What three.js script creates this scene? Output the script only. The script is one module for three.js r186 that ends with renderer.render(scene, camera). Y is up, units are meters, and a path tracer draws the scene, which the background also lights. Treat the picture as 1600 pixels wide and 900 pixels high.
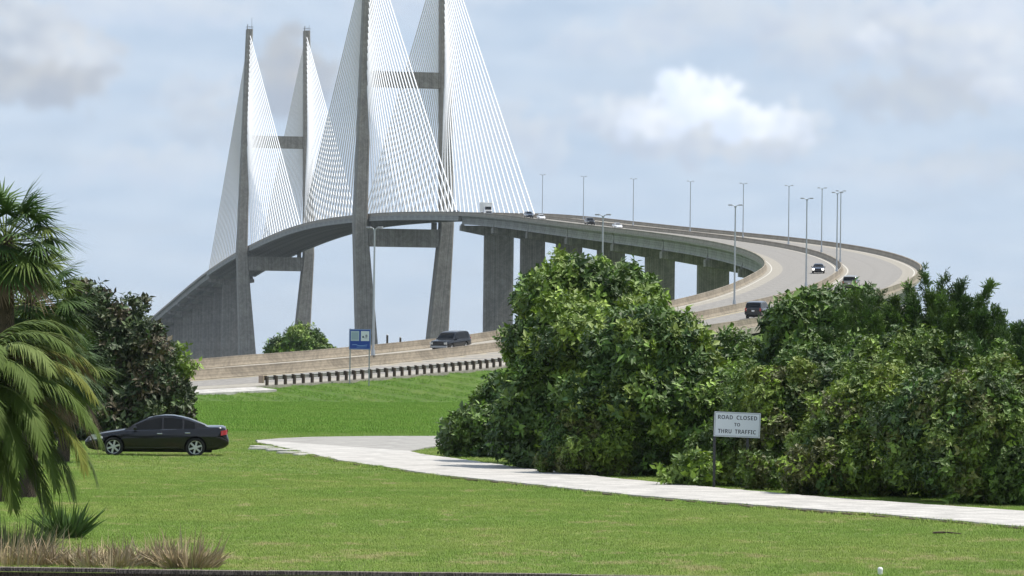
import * as THREE from 'three';
import { mergeGeometries, mergeVertices, toCreasedNormals } from 'three/addons/utils/BufferGeometryUtils.js';
import { RoundedBoxGeometry } from 'three/addons/geometries/RoundedBoxGeometry.js';
import { Brush, Evaluator, SUBTRACTION } from 'three-bvh-csg';
import { createNoise2D, createNoise3D } from 'simplex-noise';

// ---------------------------------------------------------------- camera, sky, sun, exposure
const scene = new THREE.Scene();
const EYE = 3.48;                                   // metres above the lawn
const camera = new THREE.PerspectiveCamera(8.873, 16 / 9, 1, 20000);
camera.position.set(0, EYE, 0);
camera.rotation.set(THREE.MathUtils.degToRad(1.087), 0, THREE.MathUtils.degToRad(0.7), 'YXZ');
const renderer = new THREE.WebGLRenderer({ antialias: true });
renderer.toneMapping = THREE.LinearToneMapping;
renderer.toneMappingExposure = 1.25;
renderer.shadowMap.enabled = true;

const rngOf = (a) => () => { a |= 0; a = (a + 0x6d2b79f5) | 0; let t = Math.imul(a ^ (a >>> 15), 1 | a); t = (t + Math.imul(t ^ (t >>> 7), 61 | t)) ^ t; return ((t ^ (t >>> 14)) >>> 0) / 4294967296; };
const n2 = createNoise2D(rngOf(11)), n3 = createNoise3D(rngOf(12));
const { clamp, lerp, smoothstep: sstep } = THREE.MathUtils;
const sm = (a, b, x) => { const t = clamp((x - a) / (b - a), 0, 1); return t * t * (3 - 2 * t); };
const fbm = (x, y, o = 4) => { let s = 0, a = 0.5; for (let i = 0; i < o; i++) { s += a * n2(x, y); x = x * 2.03 + 17.1; y = y * 2.03 - 9.7; a *= 0.5; } return s; };

const SUN = new THREE.Vector3(0.40, 0.90, -0.04).normalize();
const sun = new THREE.DirectionalLight(new THREE.Color().setRGB(1, 0.95, 0.86), 4.2);
sun.position.set(SUN.x * 900, SUN.y * 900, SUN.z * 900 - 300);
sun.target.position.set(0, 0, -300);
sun.castShadow = true; sun.shadow.radius = 1.6; sun.shadow.mapSize.set(4096, 4096);
Object.assign(sun.shadow.camera, { left: -420, right: 420, top: 420, bottom: -420, near: 10, far: 2500 });
scene.add(sun, sun.target);
scene.fog = new THREE.FogExp2(new THREE.Color().setRGB(0.80, 0.87, 0.95), 0.00005);

// humid summer sky: pale blue air, heaped clouds with grey bases, more of the same kind all round
{
  const W = 4096, H = 2048, data = new Float32Array(W * H * 4);
  const D = Math.PI / 180;
  // clouds low over the bridge: azimuth right of north, elevation, half sizes (degrees), brightness of top and base, density
  const puffs = [
    [1.86, 3.72, 0.95, 0.36, 0.80, 0.60, 0.8], [3.15, 3.38, 1.75, 0.36, 0.68, 0.58, 0.85], [4.3, 3.62, 0.55, 0.34, 0.78, 0.62, 0.75],
    [2.20, 3.72, 0.60, 0.22, 0.86, 0.70, 0.7], [2.72, 3.98, 0.56, 0.44, 0.95, 0.78, 0.95], [2.66, 4.26, 0.36, 0.30, 0.96, 0.84, 0.95], [3.18, 3.92, 0.56, 0.42, 0.96, 0.80, 0.95], [3.66, 3.66, 0.54, 0.34, 0.94, 0.78, 0.9], [2.1, 3.62, 0.6, 0.24, 0.91, 0.74, 0.7], [4.25, 3.58, 0.42, 0.28, 0.91, 0.72, 0.65],
    [-7.55, 4.75, 0.90, 0.80, 0.66, 0.47, 0.75], [-6.75, 4.35, 0.75, 0.62, 0.70, 0.50, 0.8], [-7.4, 4.1, 1.2, 0.36, 0.52, 0.47, 0.75],
    [-4.85, 3.95, 0.75, 0.32, 0.70, 0.58, 0.5], [-4.6, 3.6, 0.8, 0.4, 0.58, 0.52, 0.35],
    [-3.55, 4.35, 0.55, 0.68, 0.485, 0.455, 0.85], [-3.15, 4.25, 0.45, 0.6, 0.50, 0.465, 0.8],
    [0.45, 3.35, 0.45, 0.5, 0.72, 0.60, 0.5], [-0.1, 3.5, 0.5, 0.5, 0.66, 0.58, 0.4],
    [5.3, 5.15, 1.5, 0.55, 0.72, 0.60, 0.6], [6.6, 4.9, 1.3, 0.75, 0.70, 0.56, 0.65], [7.4, 4.75, 0.8, 0.7, 0.78, 0.62, 0.6], [6.3, 4.05, 1.4, 0.36, 0.56, 0.53, 0.6], [7.6, 4.15, 0.6, 0.28, 0.80, 0.66, 0.6], [4.6, 4.8, 0.8, 0.5, 0.66, 0.58, 0.5], [5.5, 4.95, 0.35, 0.2, 0.86, 0.7, 0.5],
    [3.0, 5.3, 1.4, 0.4, 0.68, 0.60, 0.5], [7.1, 3.05, 1.3, 0.25, 0.60, 0.56, 0.4], [-1.5, 5.6, 1.5, 0.4, 0.76, 0.66, 0.5], [-5.6, 5.3, 1.6, 0.3, 0.74, 0.66, 0.5], [1.6, 4.9, 1.2, 0.3, 0.72, 0.64, 0.45], [7.0, 5.5, 1.2, 0.35, 0.80, 0.68, 0.55], [-5.6, 2.9, 1.3, 0.3, 0.70, 0.64, 0.4], [5.9, 2.9, 1.3, 0.25, 0.70, 0.63, 0.35],
  ];
  for (let row = 0; row < H; row++) {
    const e = ((row + 0.5) / H - 0.5) * 180;
    if (e < -0.5) { for (let col = 0; col < W; col++) data.set([0.30, 0.34, 0.36, 1], (row * W + col) * 4); continue; }
    const ee = Math.max(e, 0), y = Math.sin(ee * D), c = Math.cos(ee * D);
    const h = Math.exp(-ee / 9), z = Math.exp(-ee / 30);
    const air = [lerp(0.23, 0.535, z) - 0.07 * h, lerp(0.355, 0.612, z) - 0.045 * h, lerp(0.57, 0.700, z) - 0.008 * h];
    for (let col = 0; col < W; col++) {
      const round = ((col + 0.5) / W - 0.5) * 360, a = ((round + 90 + 540) % 360) - 180, i = (row * W + col) * 4;
      const x = c * Math.cos(round * D), zz = c * Math.sin(round * D);
      // high broken deck, seen in perspective
      const k = 1.5 / (y + 0.09), u = x * k, v = zz * k;
      const f = fbm(u + 3.1, v * 1.0 + 7.7, 5);
      const near = sm(14, 8, Math.abs(a)) * sm(9, 6, e);               // low over the river the deck thins into single heaps
      const cov = sm(-0.05, 0.42, f + 0.08) * (1 - 0.86 * near);
      const lit = 0.62 + 0.34 * sm(0.5, -0.1, f) + 0.10 * n2(u * 2.3, v * 2.3);
      let r = lerp(air[0], lit * 0.80, cov * 0.8), g = lerp(air[1], lit * 0.855, cov * 0.8), b = lerp(air[2], lit * 0.93, cov * 0.8);
      if (Math.abs(a) < 14 && e < 9) {
        const w = 1.15 * fbm(a * 1.1 + 40, e * 1.7 + 3, 6), veil = 0.06 * fbm(a * 0.4 + 8, e * 1.7, 6) + 0.01;
        r += veil; g += veil * 0.86; b += veil * 0.62;
        const wx = 0.30 * fbm(a * 2.2, e * 2.6 + 50, 4), wy = 0.22 * fbm(a * 2.2 + 31, e * 2.6, 4);
        for (const p of puffs) {
          const dx = (a + wx - p[0]) / p[2], dy = (e + wy - p[1]) / p[3], q = dx * dx + dy * dy;
          if (q > 2.4) continue;
          const m = (p[4] > 0.9 ? sm(1.12, 0.72, q + 1.1 * w) : sm(1.35, 0.45, q + 0.95 * w)) * p[6];
          const t = clamp(0.5 + dy * 0.5 + dx * 0.12 + 0.75 * w, 0, 1), l = lerp(p[5], p[4], t);
          r = lerp(r, l * lerp(0.79, 0.91, t), m); g = lerp(g, l * lerp(0.90, 0.95, t), m); b = lerp(b, l * lerp(1.08, 1.0, t), m);
        }
      }
      data[i] = r; data[i + 1] = g; data[i + 2] = b; data[i + 3] = 1;
    }
  }
  const t = new THREE.DataTexture(data, W, H, THREE.RGBAFormat, THREE.FloatType);
  t.mapping = THREE.EquirectangularReflectionMapping; t.magFilter = THREE.LinearFilter; t.needsUpdate = true;
  scene.background = t; scene.environment = t;
}

// ---------------------------------------------------------------- helpers
const V = (x, y, z) => new THREE.Vector3(x, y, z);
const used = new Map();
function numbered(n) { const k = used.get(n) ?? 0; used.set(n, k + 1); return k ? n + '_' + String(k).padStart(3, '0') : n; }
function tag(o, label, category, group, kind) {
  if (label) o.userData.label = label;
  if (category) o.userData.category = category;
  if (group) o.userData.group = group;
  if (kind) o.userData.kind = kind;
  return o;
}
function thing(name, label, category, [x, y, z] = [0, 0, 0], turn = 0, group) {
  const o = new THREE.Group(); o.name = numbered(name); o.position.set(x, y, z); o.rotation.y = turn; scene.add(o);
  return tag(o, label, category, group);
}
function part(name, g, m, parent) {
  const o = new THREE.Mesh(g, m); o.name = name; o.castShadow = o.receiveShadow = true; parent.add(o); return o;
}
function single(name, g, m, label, category, group) { const o = part(numbered(name), g, m, scene); return tag(o, label, category, group); }
function struct(name, g, m) { const o = part(numbered(name), g, m, scene); o.userData.kind = 'structure'; return o; }

const rgb = (r, g, b) => new THREE.Color().setRGB(r, g, b);
const std = (r, g, b, rough = 0.9, extra = {}) => new THREE.MeshStandardMaterial({ color: rgb(r, g, b), roughness: rough, ...extra });
const phys = (r, g, b, rough, extra = {}) => new THREE.MeshPhysicalMaterial({ color: rgb(r, g, b), roughness: rough, ...extra });
// a seamless grey texture of layered noise, values lo..hi (linear), one tile = 1 uv unit times repeat
function noiseTex(size, fn, rep = 1) {
  const d = new Uint8Array(size * size * 4);
  for (let j = 0; j < size; j++) for (let i = 0; i < size; i++) {
    const c = fn(i / size, j / size), k = (j * size + i) * 4;
    d[k] = clamp(c[0], 0, 1) * 255; d[k + 1] = clamp(c[1], 0, 1) * 255; d[k + 2] = clamp(c[2], 0, 1) * 255; d[k + 3] = 255;
  }
  const t = new THREE.DataTexture(d, size, size); t.colorSpace = THREE.SRGBColorSpace; t.wrapS = t.wrapT = THREE.RepeatWrapping;
  t.magFilter = THREE.LinearFilter; t.repeat.set(rep, rep); t.needsUpdate = true; return t;
}
const tile = (u, v, f, seed) => { const a = u * 2 * Math.PI, b = v * 2 * Math.PI, r = f / 6.28; return n3(Math.cos(a) * r + seed, Math.sin(a) * r + Math.cos(b) * r, Math.sin(b) * r - seed); };
const tfbm = (u, v, f, seed) => tile(u, v, f, seed) * 0.5 + tile(u, v, f * 2.1, seed + 5) * 0.27 + tile(u, v, f * 4.3, seed + 9) * 0.15;
const concreteTex = noiseTex(512, (u, v) => {
  const n = tfbm(u, v, 5, 1), streak = tile(u, v * 0.0 + 0.3, 60, 3) * 0.10 + tile(u, v, 30, 8) * 0.05, fine = tile(u, v, 120, 4) * 0.07;
  const k = 0.85 + 0.14 * n + streak * 1.3 + fine * 0.7; return [k, k * 0.985, k * 0.955];
}, 1 / 14);
const paveTex = noiseTex(512, (u, v) => {
  const k = 0.86 + 0.13 * tfbm(u, v, 6, 21) + 0.09 * tile(u, v, 160, 22) + 0.05 * tile(u, v, 70, 23); return [k, k * 0.99, k * 0.97];
}, 1 / 6);
const grassTex = noiseTex(1024, (u, v) => {
  const n = tfbm(u, v, 14, 31), f = tile(u, v, 190, 32) * 0.16 + tile(u, v, 95, 33) * 0.14, k = 0.74 + 0.24 * n + f;
  return [k * 1.02, k, k * 0.86];
}, 1 / 3);
const barkTex = noiseTex(256, (u, v) => { const k = 0.7 + 0.3 * tile(u, v * 0.2, 40, 41) + 0.2 * tile(u, v, 30, 42); return [k, k * 0.96, k * 0.92]; });

const M = {
  concrete: std(0.30, 0.285, 0.26, 0.92, { map: concreteTex }),
  towerConcrete: std(0.41, 0.385, 0.345, 0.92, { map: concreteTex }),
  girder: std(0.40, 0.40, 0.385, 0.9, { map: concreteTex }),
  parapet: std(0.37, 0.325, 0.265, 0.92, { map: concreteTex }),
  lanes: std(0.345, 0.33, 0.315, 0.94, { map: paveTex }),
  pavement: std(0.44, 0.41, 0.36, 0.93, { map: paveTex }),
  shellPath: std(0.62, 0.605, 0.59, 0.96, { map: paveTex }),
  asphalt: std(0.43, 0.42, 0.405, 0.96, { map: paveTex }),
  soil: std(0.17, 0.13, 0.09, 1, { map: paveTex }),
  cable: std(0.86, 0.86, 0.86, 0.5),
  galv: std(0.42, 0.44, 0.46, 0.5, { metalness: 0.6 }),
  galvDull: std(0.34, 0.355, 0.37, 0.65, { metalness: 0.3 }),
  paintWhite: std(0.78, 0.78, 0.76, 0.7), wornLine: std(0.52, 0.50, 0.45, 0.85),
  darkSteel: std(0.04, 0.04, 0.042, 0.6),
  timber: std(0.10, 0.075, 0.055, 0.95, { map: barkTex }),
  railPost: std(0.15, 0.12, 0.095, 0.95, { map: barkTex }),
  greyTimber: std(0.30, 0.27, 0.24, 0.95, { map: barkTex }),
  bark: std(0.14, 0.11, 0.085, 0.97, { map: barkTex }),
  tyre: std(0.018, 0.018, 0.018, 0.85),
  rim: std(0.62, 0.63, 0.64, 0.3, { metalness: 0.85 }),
  glass: phys(0.006, 0.007, 0.008, 0.03, { ior: 1.45, specularIntensity: 0.45 }),
  lens: phys(0.55, 0.55, 0.52, 0.12, { clearcoat: 1 }),
  redLens: phys(0.35, 0.015, 0.015, 0.15, { clearcoat: 1 }),
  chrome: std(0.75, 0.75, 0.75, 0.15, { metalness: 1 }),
  blackPlastic: std(0.02, 0.02, 0.021, 0.55),
  chassis: std(0.012, 0.012, 0.012, 0.9),
};

// box whose uv run in metres
function bx(w, h, d, x = 0, y = 0, z = 0, ry = 0) {
  const g = new THREE.BoxGeometry(w, h, d), uv = g.attributes.uv, n = g.attributes.normal;
  for (let i = 0; i < uv.count; i++) {
    const su = Math.abs(n.getX(i)) > 0.5 ? d : w, sv = Math.abs(n.getY(i)) > 0.5 ? d : h;
    uv.setXY(i, uv.getX(i) * su + x * 0.31, uv.getY(i) * sv + z * 0.17);
  }
  if (ry) g.rotateY(ry);
  return g.translate(x, y, z);
}
function rod(a, b, r0, r1 = r0, seg = 8) {
  const d = b.clone().sub(a), L = d.length(), g = new THREE.CylinderGeometry(r1, r0, L, seg);
  g.translate(0, L / 2, 0).applyQuaternion(new THREE.Quaternion().setFromUnitVectors(V(0, 1, 0), d.normalize())).translate(a.x, a.y, a.z);
  return g;
}
const merge = (list) => mergeGeometries(list.map((g) => { const q = g.index ? g.toNonIndexed() : g; for (const k of Object.keys(q.attributes)) if (!['position', 'normal', 'uv'].includes(k)) q.deleteAttribute(k); return q; }));
// rings of equal point count -> surface; closed rings, capped ends
function loft(rings, { cap = true, close = true, crease = 0.6 } = {}) {
  const pos = [], uv = [], idx = [], n = rings[0].length;
  let run = 0;
  rings.forEach((r, i) => {
    if (i) run += r[0].distanceTo(rings[i - 1][0]);
    let acc = 0;
    r.forEach((p, j) => { if (j) acc += p.distanceTo(r[j - 1]); pos.push(p.x, p.y, p.z); uv.push(acc, run); });
  });
  const m = close ? n : n - 1;
  for (let i = 0; i + 1 < rings.length; i++) for (let j = 0; j < m; j++) {
    const a = i * n + j, b = i * n + (j + 1) % n, c = a + n, d = b + n; idx.push(a, b, d, a, d, c);
  }
  if (cap) for (const [i, flip] of [[0, true], [rings.length - 1, false]]) {
    const c = V(0, 0, 0); rings[i].forEach((p) => c.add(p)); c.multiplyScalar(1 / n);
    const k = pos.length / 3; pos.push(c.x, c.y, c.z); uv.push(0, 0);
    for (let j = 0; j < n; j++) { const a = i * n + j, b = i * n + (j + 1) % n; flip ? idx.push(a, k, b) : idx.push(a, b, k); }
  }
  let g = new THREE.BufferGeometry();
  g.setAttribute('position', new THREE.Float32BufferAttribute(pos, 3)); g.setAttribute('uv', new THREE.Float32BufferAttribute(uv, 2)); g.setIndex(idx);
  g = toCreasedNormals(g, crease); return g;
}

// ---------------------------------------------------------------- the highway's line, from the near left over the river
const LINE = [[-130, 226, 0.12], [-96, 240, 0.12], [-64, 260, 0.2], [-36, 286, 0.75], [-11.9, 320, 2.75], [8.8, 362, 5.75], [24.7, 412, 8.95], [36.6, 462, 12.0], [45.2, 517, 15.3], [50.8, 575, 18.2], [52.8, 634, 21.4], [51.6, 694, 24.6], [46.8, 754, 27.8], [38.9, 814, 31.0], [28.4, 876, 34.4], [17.8, 938, 37.9], [7.9, 1000, 41.3],
  [-3.6, 1064, 44.4], [-37, 1251, 50.8], [-70.5, 1438, 53.6], [-104, 1626, 50.6], [-137.5, 1813, 43.4], [-181, 2056, 28.9], [-224, 2300, 14.2], [-268, 2545, 2.0], [-310, 2780, 0.6]];
const curve = new THREE.CatmullRomCurve3(LINE.map(([x, d, y]) => V(x, y, -d)), false, 'centripetal');
const TAB = []; { let L = 0, q; for (let i = 0; i <= 6000; i++) { const p = curve.getPoint(i / 6000); if (q) L += Math.hypot(p.x - q.x, p.z - q.z); TAB.push({ s: L, p }); q = p; } }
const sAtDepth = (d) => { let lo = 0, hi = TAB.length - 1; while (hi - lo > 1) { const m = (lo + hi) >> 1; (-TAB[m].p.z < d) ? lo = m : hi = m; } const a = TAB[lo], b = TAB[hi], t = (d + a.p.z) / (-b.p.z + a.p.z); return lerp(a.s, b.s, t); };
const bankOf = (d) => { const T = [[0, 0], [318, 0], [355, 0.045], [450, 0.045], [575, 0.02], [820, 0], [9999, 0]]; for (let i = 1; i < T.length; i++) if (d < T[i][0]) return lerp(T[i - 1][1], T[i][1], (d - T[i - 1][0]) / (T[i][0] - T[i - 1][0])); return 0; };
function posAt(s) { let lo = 0, hi = TAB.length - 1; while (hi - lo > 1) { const m = (lo + hi) >> 1; TAB[m].s < s ? lo = m : hi = m; } const a = TAB[lo], b = TAB[hi]; return a.p.clone().lerp(b.p, (s - a.s) / (b.s - a.s)); }
function frame(s) {
  const a = posAt(s - 1.5), b = posAt(s + 1.5), p = posAt(s), t = V(b.x - a.x, 0, b.z - a.z).normalize();
  return { p, t, n: V(-t.z, 0, t.x), bank: bankOf(-p.z), grade: (b.y - a.y) / 3 };
}
const onRoad = (s, u, v) => { const f = frame(s); return f.p.clone().addScaledVector(f.n, u).add(V(0, v + u * f.bank, 0)); };
function sweep(profile, s0, s1, step, opt) {
  const k = Math.max(1, Math.ceil((s1 - s0) / step)), rings = [];
  for (let i = 0; i <= k; i++) { const f = frame(lerp(s0, s1, i / k)); rings.push(profile.map(([u, v]) => f.p.clone().addScaledVector(f.n, u).add(V(0, v + u * f.bank, 0)))); }
  return loft(rings, { crease: 0.5, ...opt });
}
const rect = (u0, u1, v0, v1) => [[u0, v0], [u0, v1], [u1, v1], [u1, v0]];
const S_END = TAB[TAB.length - 1].s - 3, S_ABUT = sAtDepth(425), S_A = sAtDepth(1251), S_B = sAtDepth(1626), S_NEAR = sAtDepth(1066), S_FAR = sAtDepth(1811), HALF = 11.9;

// ---------------------------------------------------------------- terrain
const ROADPTS = []; for (let s = 4; s < S_ABUT + 30; s += 4) { const f = frame(s); ROADPTS.push([f.p.x, -f.p.z, f.p.y, f.n.x, -f.n.z, f.bank]); }
function terrain(x, d) {
  if (d < 58.6) return -1.3;
  let h = 0.03 * fbm(x * 0.25, d * 0.25, 3) * sm(60, 64, d);
  if (d > 480) h = lerp(h, -0.5, sm(480, 560, d));
  if (d > 900) h = lerp(-0.5, -4, sm(900, 960, d));
  if (d > 2150) h = lerp(-4, 0.4, sm(2150, 2230, d));
  if (d > 170 && d < 520) {
    let best = 1e9, yr = 0, dr = 0, nx = 1, nd = 0, bk = 0, cx = 0, cd = 0;
    for (const [rx, rd, ry, ax, ad, ab] of ROADPTS) { const q = (rx - x) ** 2 + (rd - d) ** 2; if (q < best) { best = q; yr = ry; dr = rd; nx = ax; nd = ad; bk = ab; cx = rx; cd = rd; } }
    const r = Math.sqrt(best), left = (x - cx) * nx + (d - cd) * nd < 0, fill = yr - 0.2 - (left ? bk * 13.5 + 0.3 : 0) - Math.max(0, r - 13.6) * (left ? 0.5 : lerp(0.11, 0.4, sm(3, 6, yr)));
    const k = sm(445, 418, dr); if (fill * k > h) h = lerp(h, fill, k);
  }
  return h;
}
// the outline of the white shell track and of the grey one that turns off behind the bushes
const TRACK = [[-10.25, 149.8], [-6.9, 142.2], [-3.7, 135.4], [-3.2, 131.5], [-2.1, 126.9], [0.6, 115.4], [3.2, 106.4], [5.7, 99.6], [8.13, 93.6], [10.1, 90], [12.0, 86.65], [13.6, 82.6], [16, 76], [20, 66], [22, 60.4], [18, 60.4], [14.5, 68], [11.79, 75.7], [10.85, 78.27], [8.67, 83.28], [6.1, 88.0], [3.13, 93.7], [0.07, 102.6], [-2.17, 108.4], [-5.62, 122.2], [-8.14, 136.3], [-9.83, 145.5]];
const GREYWAY = [[-10.25, 150.0], [-9.6, 154.0], [-8.4, 157.6], [-5.6, 161.0], [-3, 162.4], [2, 163.6], [12, 165], [24, 166], [24, 160.5], [12, 159], [3, 156.5], [-0.8, 153.2], [-2.4, 147.5], [-3.3, 140.5], [-3.66, 135.7], [-6.9, 142.4]];
const inPoly = (x, y, P) => { let c = false; for (let i = 0, j = P.length - 1; i < P.length; j = i++) if ((P[i][1] > y) !== (P[j][1] > y) && x < ((P[j][0] - P[i][0]) * (y - P[i][1])) / (P[j][1] - P[i][1]) + P[i][0]) c = !c; return c; };
const grassColor = (x, d) => {                       // the sward itself: fresh, tired and dry patches
  const a = fbm(x * 0.13 + 5, d * 0.09, 4), b = fbm(x * 0.42, d * 0.30 + 30, 4), c = fbm(x * 1.6 + 9, d * 1.0, 3);
  const far = sm(150, 172, d);
  let r = lerp(0.190, 0.122, far), g = lerp(0.295, 0.248, far), bl = lerp(0.050, 0.021, far);
  const tired = clamp(0.42 + a * 1.2 + b * 0.6, 0, 1) * lerp(1, 0.35, far);
  r = lerp(r, 0.275, tired * 0.55); g = lerp(g, 0.335, tired * 0.55); bl = lerp(bl, 0.080, tired * 0.55);
  const dry = sm(0.26, 0.58, b * 0.8 + c * 0.5 + 0.30 * Math.exp(-(((d - 63.2 + x * 0.12) / 1.3) ** 2)) + 0.25 * Math.exp(-(((d - 66 - Math.abs(x - 6) * 0.15) / 1.2) ** 2))) * (1 - far * 0.8);
  r = lerp(r, 0.36, dry * 0.75); g = lerp(g, 0.32, dry * 0.75); bl = lerp(bl, 0.16, dry * 0.75);
  const k = 1 + 0.14 * c + 0.10 * b; return [r * k, g * k, bl * k];
};
{
  const xs = [], ds = [];
  for (let x = -40; x <= 30; x += 0.5) xs.push(x);
  for (let x = -40, k = 1; x > -6000; k *= 1.3) { x -= k; xs.unshift(x); }
  for (let x = 30, k = 1; x < 6000; k *= 1.3) { x += k; xs.push(x); }
  for (const d of [-400, -100, -20, 0, 20, 40, 55, 58.58, 58.62]) ds.push(d);
  for (let d = 59.2; d < 175; d += 0.6) ds.push(d);
  for (let d = 175; d < 340; d += 1.5) ds.push(d);
  for (let d = 340; d < 570; d += 5) ds.push(d);
  for (const d of [620, 700, 800, 890, 900, 915, 930, 945, 960, 1200, 1600, 2000, 2150, 2170, 2190, 2210, 2230, 2500, 3500, 6000, 12000]) ds.push(d);
  const pos = [], col = [], uv = [], idx = [], nx = xs.length;
  for (const d of ds) for (const x of xs) {
    pos.push(x, terrain(x, d), -d); uv.push(x, d);
    if (d < 58.6) col.push(0.13, 0.12, 0.085); else if (d < 900) col.push(...grassColor(x, d)); else col.push(0.10, 0.11, 0.05);
  }
  for (let j = 0; j + 1 < ds.length; j++) for (let i = 0; i + 1 < nx; i++) { const a = j * nx + i, b = a + 1, c = a + nx, e = c + 1; idx.push(a, b, e, a, e, c); }
  const g = new THREE.BufferGeometry();
  g.setAttribute('position', new THREE.Float32BufferAttribute(pos, 3)); g.setAttribute('uv', new THREE.Float32BufferAttribute(uv, 2)); g.setAttribute('color', new THREE.Float32BufferAttribute(col, 3));
  g.setIndex(idx); g.computeVertexNormals();
  struct('ground', g, new THREE.MeshStandardMaterial({ vertexColors: true, roughness: 1, map: grassTex }));
}
{
  const g = new THREE.PlaneGeometry(9000, 1260); g.rotateX(-Math.PI / 2); g.translate(0, -1.1, -1562);
  struct('river', g, phys(0.05, 0.07, 0.065, 0.12, { ior: 1.33 }));
}
function slab(P, top, thick, wob) {                  // a laid sheet with a ragged edge
  const pts = [];
  P.forEach((p, i) => { const q = P[(i + 1) % P.length], L = Math.hypot(q[0] - p[0], q[1] - p[1]), k = Math.max(1, Math.round(L / 0.5)); for (let j = 0; j < k; j++) { const t = j / k, x = lerp(p[0], q[0], t), d = lerp(p[1], q[1], t); pts.push(new THREE.Vector2(x + wob * fbm(x * 1.1, d * 0.9 + 4, 3), d + 2.2 * wob * fbm(x * 1.1 + 20, d * 0.9, 3))); } });
  const g = new THREE.ExtrudeGeometry(new THREE.Shape(pts), { depth: thick, bevelEnabled: false });
  g.rotateX(-Math.PI / 2); g.translate(0, top - thick, 0); return g;
}
struct('shell_path', slab(TRACK, 0.075, 0.2, 0.16), M.shellPath);
struct('grey_track', slab(GREYWAY, 0.055, 0.2, 0.1), M.asphalt);
{ // bare soil along the near edge of the path
  const edge = TRACK.slice(14).reverse(), P = [...edge.map(([x, d]) => [x + 0.25, d + 0.3]), ...edge.slice().reverse().map(([x, d]) => [x - 0.06, d - 0.25])];
  struct('soil_edge', slab(P, 0.045, 0.1, 0.22), M.soil);
}

// ---------------------------------------------------------------- highway on its embankment
const S0 = 6;
struct('highway', sweep(rect(-13.0, 13.0, -0.6, 0), S0, S_ABUT - 0.02, 4), M.pavement);
const JERSEY = (u, k = 1) => [[u - 0.3, 0.0], [u - 0.3, 0.08 * k], [u - 0.14, 0.33 * k], [u - 0.1, 0.85 * k], [u + 0.1, 0.85 * k], [u + 0.14, 0.33 * k], [u + 0.3, 0.08 * k], [u + 0.3, 0.0]];
single('concrete_barrier', sweep(JERSEY(-12.3), S0, S_ABUT - 0.05, 4), M.parapet, 'long beige concrete parapet on the far side of the highway embankment', 'barrier');
single('concrete_barrier', sweep(JERSEY(0), S0, S_ABUT - 0.05, 4), M.parapet, 'long beige concrete median barrier between the highway carriageways on the embankment', 'barrier');
single('concrete_barrier', sweep(JERSEY(12.3), sAtDepth(352), S_ABUT - 0.05, 4), M.parapet, 'beige concrete parapet on the near side of the highway behind the bushes', 'barrier');
for (const u of [-5, 5]) struct('travel_lanes', sweep([[u - 3.9, 0.001], [u - 3.9, 0.004], [u + 3.9, 0.004], [u + 3.9, 0.001]], S0, S_ABUT - 0.1, 4), M.lanes);
for (const u of [-11.0, -0.9, 0.9, 11.0]) struct('lane_edge_line', sweep([[u - 0.09, 0.004], [u - 0.09, 0.006], [u + 0.09, 0.006], [u + 0.09, 0.004]], S0, S_ABUT - 0.1, 5), Math.abs(u) > 5 ? M.wornLine : std(0.48, 0.38, 0.16, 0.8));

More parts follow.
